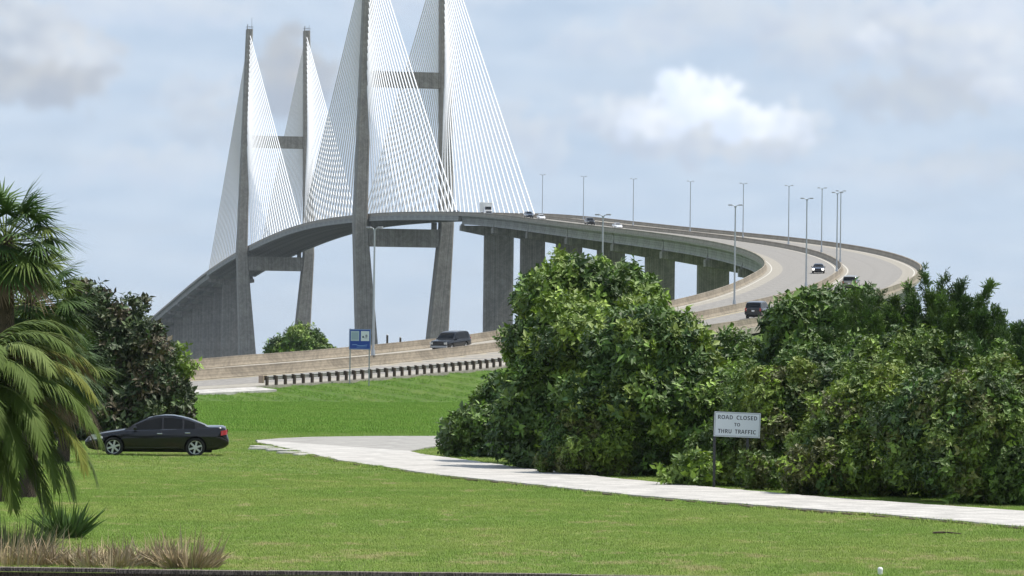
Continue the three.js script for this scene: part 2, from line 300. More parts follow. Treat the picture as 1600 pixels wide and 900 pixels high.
// ---------------------------------------------------------------- the bridge
const bridge = thing('cable_stayed_bridge', 'tall concrete cable-stayed bridge with curving approach viaduct and white stay cables', 'bridge');
{
  const deckTo = (name, s0, s1) => {
    part(name, sweep(rect(-HALF, HALF, -0.35, 0), s0, s1, 6), M.pavement, bridge);
    for (const u of [-HALF + 0.32, 0, HALF - 0.32]) part(u ? 'parapet' : 'median_barrier', sweep(JERSEY(u).map(([a, b]) => [a, b + 0.003]), s0, s1, 6), M.parapet, bridge);
    for (const u of [-5, 5]) part('travel_lanes', sweep([[u - 3.9, 0.001], [u - 3.9, 0.004], [u + 3.9, 0.004], [u + 3.9, 0.001]], s0, s1, 6), M.lanes, bridge);
    for (const u of [-10.6, -0.9, 0.9, 10.6]) part('lane_edge_line', sweep([[u - 0.09, 0.004], [u - 0.09, 0.008], [u + 0.09, 0.008], [u + 0.09, 0.004]], s0, s1, 8), M.wornLine, bridge);
  };
  deckTo('deck_slab', S_ABUT, S_NEAR - 0.06); deckTo('deck_slab', S_NEAR, S_FAR); deckTo('deck_slab', S_FAR + 0.06, S_END - 180);
  // approach spans: girders between piers, hammerhead piers under the joints
  const I = (u, d = 2.75) => [[u - 0.42, -0.36], [u - 0.42, -0.62], [u - 0.16, -0.85], [u - 0.16, -d + 0.3], [u - 0.36, -d], [u + 0.36, -d], [u + 0.16, -d + 0.3], [u + 0.16, -0.85], [u + 0.42, -0.62], [u + 0.42, -0.36]];
  const joints = [S_ABUT]; for (const d of [445, 500, 556, 614, 672, 730, 788, 846, 902, 958, 1014, 1066]) joints.push(sAtDepth(d));
  const far = [S_FAR]; for (let s = S_FAR + 57; s < S_END - 200; s += 57) far.push(s);
  const PIERM = [0.30, 0.255, 0.335, 0.275, 0.315].map((k) => std(k, k * 0.95, k * 0.87, 0.92, { map: concreteTex })); let pierN = 0;
  const pierAt = (s, wide) => {
    const f = frame(s), ry = Math.atan2(f.t.x, f.t.z), top = f.p.y - 3.15;   // local x along n, z along t
    const p = new THREE.Group(); p.name = 'pier'; p.position.set(f.p.x, 0, f.p.z); p.rotation.y = Math.atan2(-f.n.z, f.n.x); bridge.add(p);
    const h = Math.min(2.6, (top + 1.5) * 0.6), b = -3.5, sh = new THREE.Shape();
    sh.moveTo(-11.2, 0); sh.lineTo(11.2, 0); sh.lineTo(11.2, -h * 0.5); sh.lineTo(wide / 2, -h); sh.lineTo(-wide / 2, -h); sh.lineTo(-11.2, -h * 0.5);
    const cap = new THREE.ExtrudeGeometry(sh, { depth: 2.6, bevelEnabled: true, bevelSize: 0.08, bevelThickness: 0.08, bevelSegments: 1 }); cap.translate(0, top, -1.3);
    const pm = PIERM[(pierN++ * 2) % 5]; part('pier_cap', cap, pm, p).rotation.z = f.bank;
    if (top - h > b) part('pier_shaft', bx(wide, top - h - b, 2.2, 0, (top - h + b) / 2, 0), pm, p);
    for (const u of [-10.6, -3.6, 3.6, 10.6]) part('bearing', bx(0.9, 0.42, 1.6, u, top + 0.24 + u * f.bank, 0), M.concrete, p);
  };
  const spans = (J) => { for (let i = 0; i + 1 < J.length; i++) for (const u of [-10.6, -3.6, 3.6, 10.6]) part('girder', sweep(I(u), J[i] + (i ? 0.35 : 0.1), J[i + 1] - 0.35, 8), M.girder, bridge); };
  spans(joints); spans(far);
  joints.slice(1).forEach((s) => pierAt(s, s > S_NEAR - 5 ? 8.4 : 6.6)); far.forEach((s, i) => pierAt(s, i ? 5.6 : 8.4));
  { const f = frame(S_ABUT), a = new THREE.Group(); a.name = 'abutment'; a.position.set(f.p.x, 0, f.p.z); a.rotation.y = Math.atan2(-f.n.z, f.n.x); bridge.add(a); part('abutment_wall', bx(23, f.p.y - 0.9, 1.2, 0, (f.p.y - 2.9) / 2, -0.75), M.concrete, a); }
  // cable-stayed spans: edge beams and floor beams
  for (const u of [-11.35, 11.35]) part('edge_beam', sweep(rect(u - 0.5, u + 0.5, -1.75, -0.36), S_NEAR + 0.2, S_FAR - 0.2, 7), M.girder, bridge);
  const fb = []; for (let s = S_NEAR + 4; s < S_FAR; s += 8.6) { const f = frame(s), g = bx(21.6, 1.2, 0.45); g.rotateY(Math.atan2(-f.n.z, f.n.x)); g.translate(f.p.x, f.p.y - 0.97, f.p.z); fb.push(g); }
  part('floor_beams', merge(fb), M.concrete, bridge).userData.kind = 'stuff';

  const unit = new THREE.CylinderGeometry(1, 1, 1, 7, 1, true); unit.translate(0, 0.5, 0);
  const legU = (y) => y > 48 ? lerp(14.7, 12.6, (y - 48) / 98) : lerp(11.2, 14.7, (y + 3) / 51);
  const tower = (s, tall) => {
    const f = frame(s), T = new THREE.Group(); T.name = 'tower'; T.position.set(f.p.x, 0, f.p.z); T.rotation.y = Math.atan2(-f.n.z, f.n.x); bridge.add(T);
    for (const k of [-1, 1]) {
      const rings = [-3.5, 10, 30, 44, 48, 54, 75, 100, 130, 146.2].map((y) => {
        const w = y > 48 ? lerp(2.25, 1.35, (y - 48) / 98) : lerp(3.7, 2.25, (y + 3) / 51), t = y > 48 ? lerp(3.3, 2.3, (y - 48) / 98) : lerp(4.2, 3.3, (y + 3) / 51), u = k * legU(y), c = 0.35;
        return [[-w + c, -t], [w - c, -t], [w, -t + c], [w, t - c], [w - c, t], [-w + c, t], [-w, t - c], [-w, -t + c]].map(([a, b]) => V(u + a, y, -b));
      });
      part('leg', loft(rings, { crease: 0.3 }), M.towerConcrete, T);
      const masts = [rod(V(k * 12.6 - 0.8, 146.2, 0), V(k * 12.6 - 0.8, 148.4, 0), 0.18), rod(V(k * 12.6 + 1.0, 146.2, 0.4), V(k * 12.6 + 1.0, k < 0 ? 151.6 : 149, 0.4), 0.14, 0.06)];
      for (const m of masts) part('mast', m, M.galvDull, T);
      part('railing', merge([bx(2.9, 0.14, 0.12, k * 12.6, 147.3, 1.8), bx(2.9, 0.14, 0.12, k * 12.6, 147.3, -1.8), ...[-1.3, 0, 1.3].map((q) => bx(0.12, 1.2, 0.12, k * 12.6 + q, 146.7, 1.8))]), M.galvDull, T);
    }
    part('crossbeam', bx(2 * legU(97) - 2.6, 5.2, 4.2, 0, 97, 0), M.towerConcrete, T);
    part('crossbeam', bx(2 * legU(43.7) - 3.6, 6.0, 5.2, 0, 43.6, 0), M.towerConcrete, T);
    for (const u of [-10.6, 10.6]) part('bearing', bx(1.6, 2.3, 2.2, u, 47.75, 0), M.concrete, T);
    for (const side of [-1, 1]) for (const dir of [-1, 1]) for (let k = 1; k <= 22; k++) {
      const step = dir * (s === S_A ? 1 : -1) > 0 ? 8.5 : 8.28;
      const lo = onRoad(s + dir * (step * k + 1.5), side * 11.35, -0.3), hy = 101 + (k - 1) * 2.02, u = side * (legU(hy) - 0.2);
      const hi = f.p.clone().addScaledVector(f.n, u).setY(hy).addScaledVector(f.t, dir * 1.6);
      const d = hi.clone().sub(lo), L = d.length(), c = part('stay_cable', unit, M.cable, bridge);
      c.position.copy(lo); c.scale.set(0.225, L, 0.225); c.quaternion.setFromUnitVectors(V(0, 1, 0), d.normalize());
    }
  };
  tower(S_A); tower(S_B);
}

// ---------------------------------------------------------------- street lamps along the median
{
  const T = [[586, 320], [943, 362], [1149, 412], [1261, 462], [1309, 517], [1314, 575], [1285, 634], [1233, 694], [1162, 754], [1079, 814], [990, 876], [912, 938], [848, 1000]];
  const where = ['beside the blue sign on the highway, nearest of all lamps', 'rising out of the bushes before the viaduct piers', 'in front of the tight curve of the inner parapet', 'above the bushes left of the oncoming car', 'at the bend, nearer of the two lamps that overlap', 'at the bend, farther of the two lamps that overlap', 'on the bend, first to the left of the overlapping pair', 'on the bend, second to the left of the overlapping pair', 'fifth from the bridge cables along the viaduct', 'fourth from the bridge cables along the viaduct', 'third from the bridge cables along the viaduct', 'second from the bridge cables along the viaduct', 'nearest to the bridge cables, farthest of all lamps'];
  const mk = () => {
    const o = thing('street_lamp', '', 'street lamp', [0, 0, 0], 0, 'lamps along the highway median');
    const ped = new THREE.CylinderGeometry(0.16, 0.2, 0.5, 10); ped.translate(0, 1.1, 0); part('base', ped, M.galv, o);
    part('pole', rod(V(0, 0.86, 0), V(0, 11.75, 0), 0.115, 0.07, 10), M.galv, o);
    for (const k of [-1, 1]) {
      const c = new THREE.CatmullRomCurve3([V(0, 11.4, 0), V(k * 0.15, 11.78, 0), V(k * 0.42, 11.86, 0)]);
      const arm = part('arm', new THREE.TubeGeometry(c, 8, 0.045, 6), M.galv, o);
      const head = new RoundedBoxGeometry(0.46, 0.14, 0.28, 2, 0.05); head.translate(k * 0.58, 11.87, 0); part('luminaire', head, M.galvDull, arm);
    }
    return o;
  };
  let first;
  T.forEach(([, d], i) => {
    const f = frame(sAtDepth(d)); let o;
    if (!first) o = first = mk(); else { o = first.clone(); o.name = numbered('street_lamp'); scene.add(o); o.userData = { ...first.userData }; }
    o.position.copy(f.p); o.rotation.y = Math.atan2(-f.n.z, f.n.x);
    o.userData.label = 'thin grey double-armed street lamp ' + where[i];
  });
}

// ---------------------------------------------------------------- guardrail on the near edge
{
  const g = thing('guardrail', 'galvanised steel guardrail with dark posts along the grassy highway edge', 'guardrail');
  const a = sAtDepth(294.2), b = sAtDepth(352), w = [[-0.02, 0.42], [0.05, 0.48], [0.05, 0.54], [-0.02, 0.58], [0.05, 0.62], [0.05, 0.68], [-0.02, 0.74], [-0.045, 0.74], [-0.005, 0.68], [-0.005, 0.62], [-0.045, 0.58], [-0.005, 0.54], [-0.005, 0.48], [-0.045, 0.42]];
  part('rail', sweep(w.map(([u, v]) => [12.62 + u, v]), a, b, 2, { crease: 0.7 }), std(0.26, 0.255, 0.24, 0.6), g);
  let k = 0;
  for (let s = a + 0.4; s < b; s += 1.02, k++) {
    const f = frame(s), p = onRoad(s, 12.86, 0), turn = Math.atan2(-f.n.z, f.n.x), post = new THREE.Group();
    const q = part('post', bx(0.2, 1.15, 0.17, 0, 0.14, 0), M.railPost, g); q.position.copy(p); q.rotation.y = turn;
    const bl = part('block', bx(0.16, 0.36, 0.16, -0.16, 0.58, 0), M.railPost, q);
  }
  const e = onRoad(a, 12.66, 0), f = frame(a);
  const end = part('end_terminal', new RoundedBoxGeometry(0.5, 0.6, 0.16, 2, 0.05).translate(0, 0.5, 0), std(0.36, 0.27, 0.2, 0.7), g); end.position.copy(e); end.rotation.y = Math.atan2(-f.n.z, f.n.x);
  // pale kerb and shoulder at the end of the rail
  struct('shoulder', sweep([[13.02, -0.5], [13.02, -0.03], [15.2, -0.22], [15.2, -0.8]], sAtDepth(262), a - 1, 3), M.shellPath);
}

// ---------------------------------------------------------------- vehicles: front towards -x, on y = 0
const interp = (T, x) => { if (x <= T[0][0]) return T[0][1]; for (let i = 1; i < T.length; i++) if (x <= T[i][0]) { const t = (x - T[i - 1][0]) / (T[i][0] - T[i - 1][0]); return lerp(T[i - 1][1], T[i][1], t); } return T[T.length - 1][1]; };
const evaluator = new Evaluator(); evaluator.attributes = ['position', 'normal']; evaluator.useGroups = false;
function vehicle(name, label, category, sp, group) {
  const o = thing(name, label, category, [0, 0, 0], 0, group), { L, paint } = sp, hw = sp.W / 2, x0 = -L / 2;
  const paintM = phys(...paint, 0.18, { clearcoat: sp.coat ?? 0.6, clearcoatRoughness: 0.04, metalness: sp.metal ?? 0.1, specularIntensity: sp.spec ?? 1 });
  // lower body: stations along the length
  const st = []; for (let i = 0; i <= 44; i++) st.push(i / 44);
  const rings = st.map((q) => {
    const x = x0 + q * L, w = hw * interp(sp.plan, q), yt = interp(sp.top, q), yb = interp(sp.bottom, q), sh = Math.min(interp(sp.belt, q), yt), cr = sp.crown ?? 0.05;
    const half = [[0.0, yb], [0.55, yb], [0.86, yb + 0.01], [0.95, yb + 0.07], [0.985, lerp(yb, sh, 0.35)], [1.0, lerp(yb, sh, 0.62)], [0.985, lerp(yb, sh, 0.86)], [0.955, sh - 0.012], [0.90, lerp(sh, yt, 0.55)], [0.78, lerp(sh, yt, 0.9)], [0.45, yt + cr * 0.6], [0, yt + cr * 0.8]];
    const R = half.map(([a, y]) => V(x, y, a * w)), Lh = half.slice(1, -1).reverse().map(([a, y]) => V(x, y, -a * w)); return [...R, ...Lh];
  });
  let body = loft(rings, { crease: 0.55 });
  const wz = hw - 0.02;
  let b = new Brush(body.deleteAttribute('uv')); b.updateMatrixWorld();
  for (const wx of sp.wheels) {
    const c = new Brush(new THREE.CylinderGeometry(sp.r + 0.055, sp.r + 0.055, sp.W + 0.6, 28).deleteAttribute('uv')); c.rotation.x = Math.PI / 2; c.position.set(x0 + wx, sp.r + 0.01, 0); c.updateMatrixWorld();
    b = evaluator.evaluate(b, c, SUBTRACTION); b.updateMatrixWorld();
  }
  const bodyPart = part('body', b.geometry, paintM, o);
  // underbody block closes the arches
  part('underbody', bx(L * 0.76, 0.6, sp.W * 0.58, 0, 0.45 + (sp.r - 0.325), 0), M.chassis, o);
  // greenhouse
  const G = sp.cabin, gs = []; for (let i = 0; i <= 36; i++) gs.push(lerp(G.x[0], G.x[1], i / 36));
  const roofY = (x) => interp(G.roof, x), beltY = (x) => interp(sp.belt, x / L) - 0.03, wb = (x) => hw * interp(sp.plan, x / L) * 0.93, wr = (x) => hw * G.roofW * interp(G.roofPlan ?? [[0, 1]], x);
  const secPt = (x, t) => { const yb = beltY(x), yr = Math.max(roofY(x), yb + 0.02), tt = (yr - yb) / (G.h), zz = lerp(wb(x), lerp(wb(x), wr(x), clamp(tt, 0, 1)), t); return V(x0 + x, lerp(yb, yr - 0.05 * clamp(tt, 0, 1), t), zz); };
  const gr = gs.map((x) => {
    const yr = Math.max(roofY(x), beltY(x) + 0.02), a = secPt(x, 0), m = secPt(x, 0.5), c = secPt(x, 1);
    const half = [a, m, c, V(x0 + x, yr - 0.012, c.z * 0.93), V(x0 + x, yr + 0.012, c.z * 0.6), V(x0 + x, yr + 0.02, 0)];
    return [V(x0 + x, a.y - 0.03, 0), ...half, ...half.slice(0, -1).reverse().map((p) => V(p.x, p.y, -p.z))];
  });
  part('cabin', loft(gr, { crease: 0.5 }), paintM, o);
  const strip = (pts0, pts1) => { const g = []; const pos = [], idx = []; pts0.forEach((p, i) => { pos.push(p.x, p.y, p.z, pts1[i].x, pts1[i].y, pts1[i].z); if (i) { const a = i * 2; idx.push(a - 2, a - 1, a + 1, a - 2, a + 1, a); } }); const q = new THREE.BufferGeometry(); q.setAttribute('position', new THREE.Float32BufferAttribute(pos, 3)); q.setIndex(idx); q.computeVertexNormals(); return q; };
  for (const side of [1, -1]) for (const [xa, xb] of G.windows) {
    const lo = [], hi = []; for (let i = 0; i <= 14; i++) { const x = lerp(xa, xb, i / 14); const p = secPt(x, 0.10), q = secPt(x, 0.90), off = 0.007; lo.push(V(p.x, p.y, side * (p.z + off))); hi.push(V(q.x, q.y, side * (q.z + off))); }
    part('side_window', strip(lo, hi), M.glass, o);
  }
  for (const [nm, xa, xb] of [['windshield', ...G.windshield], ['rear_window', ...G.rear]]) {
    const rows = []; for (let i = 0; i <= 10; i++) { const x = lerp(xa, xb, i / 10), dx = 0.02, sl = (roofY(x + dx) - roofY(x - dx)) / (2 * dx), n = V(-sl, 1, 0).normalize(), c = secPt(x, 1); rows.push([-0.9, -0.6, 0, 0.6, 0.9].map((k) => V(x0 + x, Math.max(roofY(x), beltY(x) + 0.02) + (Math.abs(k) > 0.8 ? -0.006 : Math.abs(k) > 0.3 ? 0.012 : 0.02), c.z * k).addScaledVector(n, 0.008))); }
    part(nm, loft(rows, { cap: false, close: false, crease: 1 }), M.glass, o);
  }
  // wheels
  const tyre = new THREE.LatheGeometry([[sp.r * 0.73, -0.1], [sp.r * 0.9, -0.115], [sp.r, -0.08], [sp.r, 0.08], [sp.r * 0.9, 0.115], [sp.r * 0.73, 0.1], [sp.r * 0.73, -0.1]].map(([x, y]) => new THREE.Vector2(x, y)), 32); tyre.rotateX(Math.PI / 2);
  const rg = [], rr = sp.r * 0.74, disc = new THREE.LatheGeometry([[rr * 0.88, 0.06], [rr, 0.085], [rr, -0.08], [rr * 0.9, -0.08], [rr * 0.88, 0.06]].map(([x, y]) => new THREE.Vector2(x, y)), 28); disc.rotateX(Math.PI / 2); rg.push(disc);
  const hub = new THREE.CylinderGeometry(rr * 0.24, rr * 0.28, 0.06, 14); hub.rotateX(Math.PI / 2); hub.translate(0, 0, 0.06); rg.push(hub);
  for (let k = 0; k < 6; k++) { const sg = new RoundedBoxGeometry(rr * 0.9, rr * 0.27, 0.035, 2, 0.012); sg.translate(rr * 0.5, 0, 0.055); sg.rotateZ(k * Math.PI / 3 + 0.3); rg.push(sg); }
  const rim = merge(rg), drum = new THREE.CylinderGeometry(rr * 0.86, rr * 0.86, 0.03, 20); drum.rotateX(Math.PI / 2);
  for (const wx of sp.wheels) for (const side of [1, -1]) {
    const w = new THREE.Group(); w.name = 'wheel'; w.position.set(x0 + wx, sp.r, side * (wz - 0.11)); if (side < 0) w.rotation.y = Math.PI; o.add(w);
    part('tyre', tyre, M.tyre, w); part('rim', rim, M.rim, w); part('brake_drum', drum, M.chassis, w);
  }
  // lamps set just into the skin, on both corners
  const skin = (q, y) => { const w = hw * interp(sp.plan, q), yb = interp(sp.bottom, q), sh = interp(sp.belt, q), t = clamp((y - yb) / (sh - yb), 0, 1); return w * interp([[0, 0.86], [0.1, 0.95], [0.35, 0.985], [0.62, 1], [0.86, 0.985], [1, 0.955]], t); };
  const patch = (nm, qa, qb, yf, m, side) => {
    const lo = [], hi = []; for (let i = 0; i <= 8; i++) { const q = lerp(qa, qb, i / 8), [ya, yb] = yf(i / 8); lo.push(V(x0 + q * L, ya, side * (skin(q, ya) + 0.012))); hi.push(V(x0 + q * L, yb, side * (skin(q, yb) + 0.004))); }
    part(nm, strip(lo, hi), m, o);
  };
  for (const side of [1, -1]) {
    if (sp.head) patch('headlight', sp.head[0], sp.head[1], sp.head[2], sp.headM ?? M.lens, side);
    if (sp.tail) patch('tail_light', sp.tail[0], sp.tail[1], sp.tail[2], M.redLens, side);
    const mir = new RoundedBoxGeometry(0.12, 0.13, 0.2, 2, 0.04); mir.translate(x0 + sp.mirror, beltY(sp.mirror) + 0.1, side * (wb(sp.mirror) + 0.1)); part('mirror', mir, paintM, o);
    for (const hx of sp.handles ?? []) { const h = new RoundedBoxGeometry(0.18, 0.03, 0.03, 2, 0.012); h.translate(x0 + hx, beltY(hx) - 0.1, side * (skin(hx / L, beltY(hx) - 0.1) + 0.012)); part('door_handle', h, sp.handleM ?? paintM, o); }
    if (sp.beltReflection) { const lo = [], hi = []; for (let i = 0; i <= 16; i++) { const x = lerp(sp.beltReflection[0], sp.beltReflection[1], i / 16), p = secPt(x, 0.02), q = secPt(x, 0.085); lo.push(V(p.x, p.y, side * (p.z + 0.014))); hi.push(V(q.x, q.y, side * (q.z + 0.010))); } part('belt_reflection_strip', strip(lo, hi), M.chrome, o); }  // added bright strip imitating the reflection along the belt line, not real trim
    if (sp.sill) { const lo = [], hi = []; for (let i = 0; i <= 6; i++) { const q = lerp(sp.sill[0], sp.sill[1], i / 6), y = interp(sp.bottom, q) + 0.1; lo.push(V(x0 + q * L, y, side * (skin(q, y) + 0.01))); hi.push(V(x0 + q * L, y + 0.03, side * (skin(q, y + 0.03) + 0.01))); } part('sill_trim', strip(lo, hi), M.blackPlastic, o); }
  }
  if (sp.front) {
    const w = sp.W, f = x0 + 0.03;
    part('grille', bx(0.05, sp.front.gh, w * 0.5, f - 0.03, sp.front.gy, 0), M.blackPlastic, o);
    part('bumper', new RoundedBoxGeometry(0.16, 0.2, w * 0.9, 2, 0.05).translate(f + 0.02, sp.front.by, 0), sp.front.bm ?? M.blackPlastic, o);
    for (const k of [-1, 1]) part('headlight', new RoundedBoxGeometry(0.08, sp.front.hh ?? 0.16, w * 0.17, 2, 0.03).translate(f + 0.0, sp.front.gy + 0.02, k * w * 0.37), sp.headM ?? M.lens, o);
  }
  if (sp.back) {
    for (const k of [-1, 1]) part('tail_light', bx(0.06, 0.34, 0.16, L / 2 - 0.02, sp.back.y, k * sp.W * 0.40), M.redLens, o);
    part('licence_plate', bx(0.03, 0.14, 0.3, L / 2 + 0.01, sp.back.y - 0.14, 0), M.paintWhite, o);
    part('bumper', new RoundedBoxGeometry(0.16, 0.2, sp.W * 0.92, 2, 0.05).translate(L / 2 - 0.03, sp.back.y - 0.42, 0), M.blackPlastic, o);
  }
  return o;
}
const SEDAN = (paint, extra = {}) => ({ L: 4.9, W: 1.83, r: 0.325, paint, wheels: [0.98, 3.77],
  plan: [[0, 0.62], [0.03, 0.8], [0.1, 0.95], [0.25, 1], [0.75, 1], [0.92, 0.95], [0.975, 0.84], [1, 0.72]],
  top: [[0, 0.52], [0.012, 0.62], [0.05, 0.72], [0.15, 0.83], [0.27, 0.92], [0.34, 0.93], [0.80, 0.99], [0.86, 1.04], [0.95, 1.045], [0.975, 1.02], [0.99, 0.86], [1, 0.62]],
  bottom: [[0, 0.36], [0.02, 0.26], [0.06, 0.2], [0.5, 0.2], [0.9, 0.23], [0.97, 0.3], [1, 0.42]],
  belt: [[0, 0.5], [0.012, 0.6], [0.06, 0.68], [0.16, 0.77], [0.3, 0.88], [0.75, 0.955], [0.86, 0.985], [0.97, 0.97], [1, 0.6]],
  cabin: { x: [1.32, 4.25], h: 0.52, roofW: 0.66, windshield: [1.48, 2.12], rear: [3.45, 4.1], windows: [[1.72, 2.62], [2.68, 3.32], [3.38, 3.74]],
    roof: [[1.32, 0.90], [1.5, 1.0], [1.8, 1.17], [2.1, 1.31], [2.35, 1.385], [2.7, 1.425], [3.0, 1.42], [3.3, 1.37], [3.6, 1.275], [3.9, 1.16], [4.15, 1.06], [4.25, 1.02]] },
  head: [0.035, 0.125, (t) => [lerp(0.545, 0.61, t), lerp(0.60, 0.735, Math.sin(Math.PI * (0.35 + 0.5 * t)))]], tail: [0.945, 0.99, (t) => [lerp(0.74, 0.78, t), lerp(0.90, 0.94, t)]],
  mirror: 1.72, handles: [2.55, 3.5], sill: [0.28, 0.66], ...extra });
const SUVSPEC = (paint, extra = {}) => ({ L: 5.0, W: 1.95, r: 0.38, paint, wheels: [0.95, 3.85], crown: 0.03,
  plan: [[0, 0.82], [0.03, 0.92], [0.1, 0.98], [0.25, 1], [0.9, 1], [0.98, 0.96], [1, 0.92]],
  top: [[0, 0.95], [0.01, 1.02], [0.05, 1.06], [0.22, 1.13], [0.3, 1.15], [0.97, 1.12], [1, 1.0]],
  bottom: [[0, 0.45], [0.05, 0.36], [0.5, 0.34], [0.95, 0.4], [1, 0.5]],
  belt: [[0, 0.93], [0.03, 0.97], [0.25, 1.06], [0.95, 1.10], [1, 0.95]],
  cabin: { x: [1.28, 4.95], h: 0.72, roofW: 0.78, windshield: [1.42, 1.98], rear: [4.66, 4.92], windows: [[1.72, 2.68], [2.76, 3.66], [3.74, 4.62]],
    roof: [[1.28, 1.08], [1.42, 1.18], [1.7, 1.45], [1.98, 1.68], [2.3, 1.785], [3, 1.81], [4, 1.80], [4.5, 1.76], [4.66, 1.68], [4.92, 1.22], [4.95, 1.1]] },
  mirror: 1.75, handles: [2.6, 3.55], front: { gy: 0.80, gh: 0.24, by: 0.52 }, back: { y: 1.02 }, ...extra });
{
  const car = vehicle('sedan', 'black four-door sedan with silver wheels parked on the lawn below the dark tree', 'car', SEDAN([0.008, 0.008, 0.010], { handleM: M.chrome, metal: 0, coat: 0.8, spec: 0.25, beltReflection: [1.75, 3.85] }));
  car.position.set(-12.13, terrain(-12, 127.6) - 0.015, -127.8); car.rotation.y = 0.06;
}
function drive(o, d, u, away) {
  const s = sAtDepth(d), f = frame(s), dir = away ? f.t : f.t.clone().negate();
  o.position.copy(onRoad(s, u, 0.004));
  const fwd = V(dir.x, (away ? 1 : -1) * f.grade, dir.z).normalize(), side = V(0, 1, 0).cross(fwd).normalize(), up = fwd.clone().cross(side);
  // vehicle front is -x, right side... its +z axis
  const X = fwd.clone().negate(), Y = up, Z = X.clone().cross(Y);
  o.quaternion.setFromRotationMatrix(new THREE.Matrix4().makeBasis(X, Y, Z));
}
const litLens = new THREE.MeshStandardMaterial({ color: rgb(0.8, 0.8, 0.8), emissive: rgb(1, 0.98, 0.92), emissiveIntensity: 3.5, roughness: 0.3 });
drive(vehicle('utility_vehicle', 'dark grey sport utility vehicle coming down the highway right of the blue sign', 'car', SUVSPEC([0.016, 0.018, 0.022], { coat: 0.3, spec: 0.5, front: { gy: 0.80, gh: 0.24, by: 0.52, bm: M.galvDull, hh: 0.2 } })), 341.5, -5.9, false);
const lit = vehicle('sedan', 'dark oncoming car with bright headlights on the curve of the highway', 'car', SEDAN([0.012, 0.012, 0.02], { headM: litLens, head: null, front: { gy: 0.62, gh: 0.14, by: 0.42, hh: 0.24 } }));
drive(lit, 541, -3.3, false);
drive(vehicle('utility_vehicle', 'silver beige sport utility vehicle driving away up the curve beside the median', 'car', SUVSPEC([0.30, 0.28, 0.24], { metal: 0.4 })), 470, 4.8, true);
drive(vehicle('utility_vehicle', 'black van seen from behind, half hidden by the bush tops on the highway', 'van', SUVSPEC([0.012, 0.012, 0.014], {})), 392, 7.2, true);
drive(vehicle('sedan', 'small white car on the viaduct, nearest to the bend of the far cars', 'car', SEDAN([0.75, 0.75, 0.75], {})), 872, -4.6, false);
drive(vehicle('utility_vehicle', 'small dark car on the viaduct just left of the white car', 'car', SUVSPEC([0.03, 0.03, 0.035], {})), 914, -3.0, false);
drive(vehicle('sedan', 'small white car on the viaduct by the outermost stay cable', 'car', SEDAN([0.75, 0.75, 0.75], {})), 975, -4.6, false);
drive(vehicle('utility_vehicle', 'small blue grey car on the bridge at the foot of the stay cables', 'car', SUVSPEC([0.10, 0.13, 0.19], {})), 1003, -3.2, false);
drive(vehicle('sedan', 'dark car on the bridge behind the white box truck', 'car', SEDAN([0.02, 0.02, 0.025], {})), 1118, -4.0, false);
{
  const t = thing('box_truck', 'white box truck coming over the bridge in front of the stay cables', 'truck');
  part('cargo_box', new RoundedBoxGeometry(6.2, 2.7, 2.5, 2, 0.05).translate(1.3, 2.35, 0), M.paintWhite, t);
  const cab = loft([[-3.9, 0.7, 1.15, 0.92], [-3.85, 0.65, 1.4, 1], [-3.0, 0.62, 1.55, 1], [-2.5, 0.62, 2.55, 0.95], [-1.9, 0.62, 2.6, 0.95]].map(([x, a, b, w]) => [V(x, a, 1.1), V(x, lerp(a, b, 0.55), 1.12), V(x, b - 0.1, 1.05 * w), V(x, b, 0.9 * w), V(x, b, -0.9 * w), V(x, b - 0.1, -1.05 * w), V(x, lerp(a, b, 0.55), -1.12), V(x, a, -1.1)]), { crease: 0.5 });
  part('cab', cab, phys(0.72, 0.72, 0.72, 0.3, { clearcoat: 1 }), t);
  part('windshield', new RoundedBoxGeometry(0.06, 0.95, 1.8, 2, 0.02).rotateZ(-0.46).translate(-2.83, 2.08, 0), M.glass, t);
  part('grille', bx(0.08, 0.4, 1.5, -3.93, 0.98, 0), M.blackPlastic, t); part('bumper', bx(0.2, 0.26, 2.2, -3.95, 0.6, 0), M.galvDull, t);
  part('chassis', bx(7.6, 0.3, 0.9, 0.3, 0.72, 0), M.chassis, t);
  const wg = new THREE.CylinderGeometry(0.46, 0.46, 0.36, 20).rotateX(Math.PI / 2); for (const [x, z] of [[-3.0, 0.92], [-3.0, -0.92], [2.6, 0.92], [2.6, -0.92]]) { const w = part('wheel', wg, M.tyre, t); w.position.set(x, 0.46, z); }
  drive(t, 1062, -4.4, false);
}

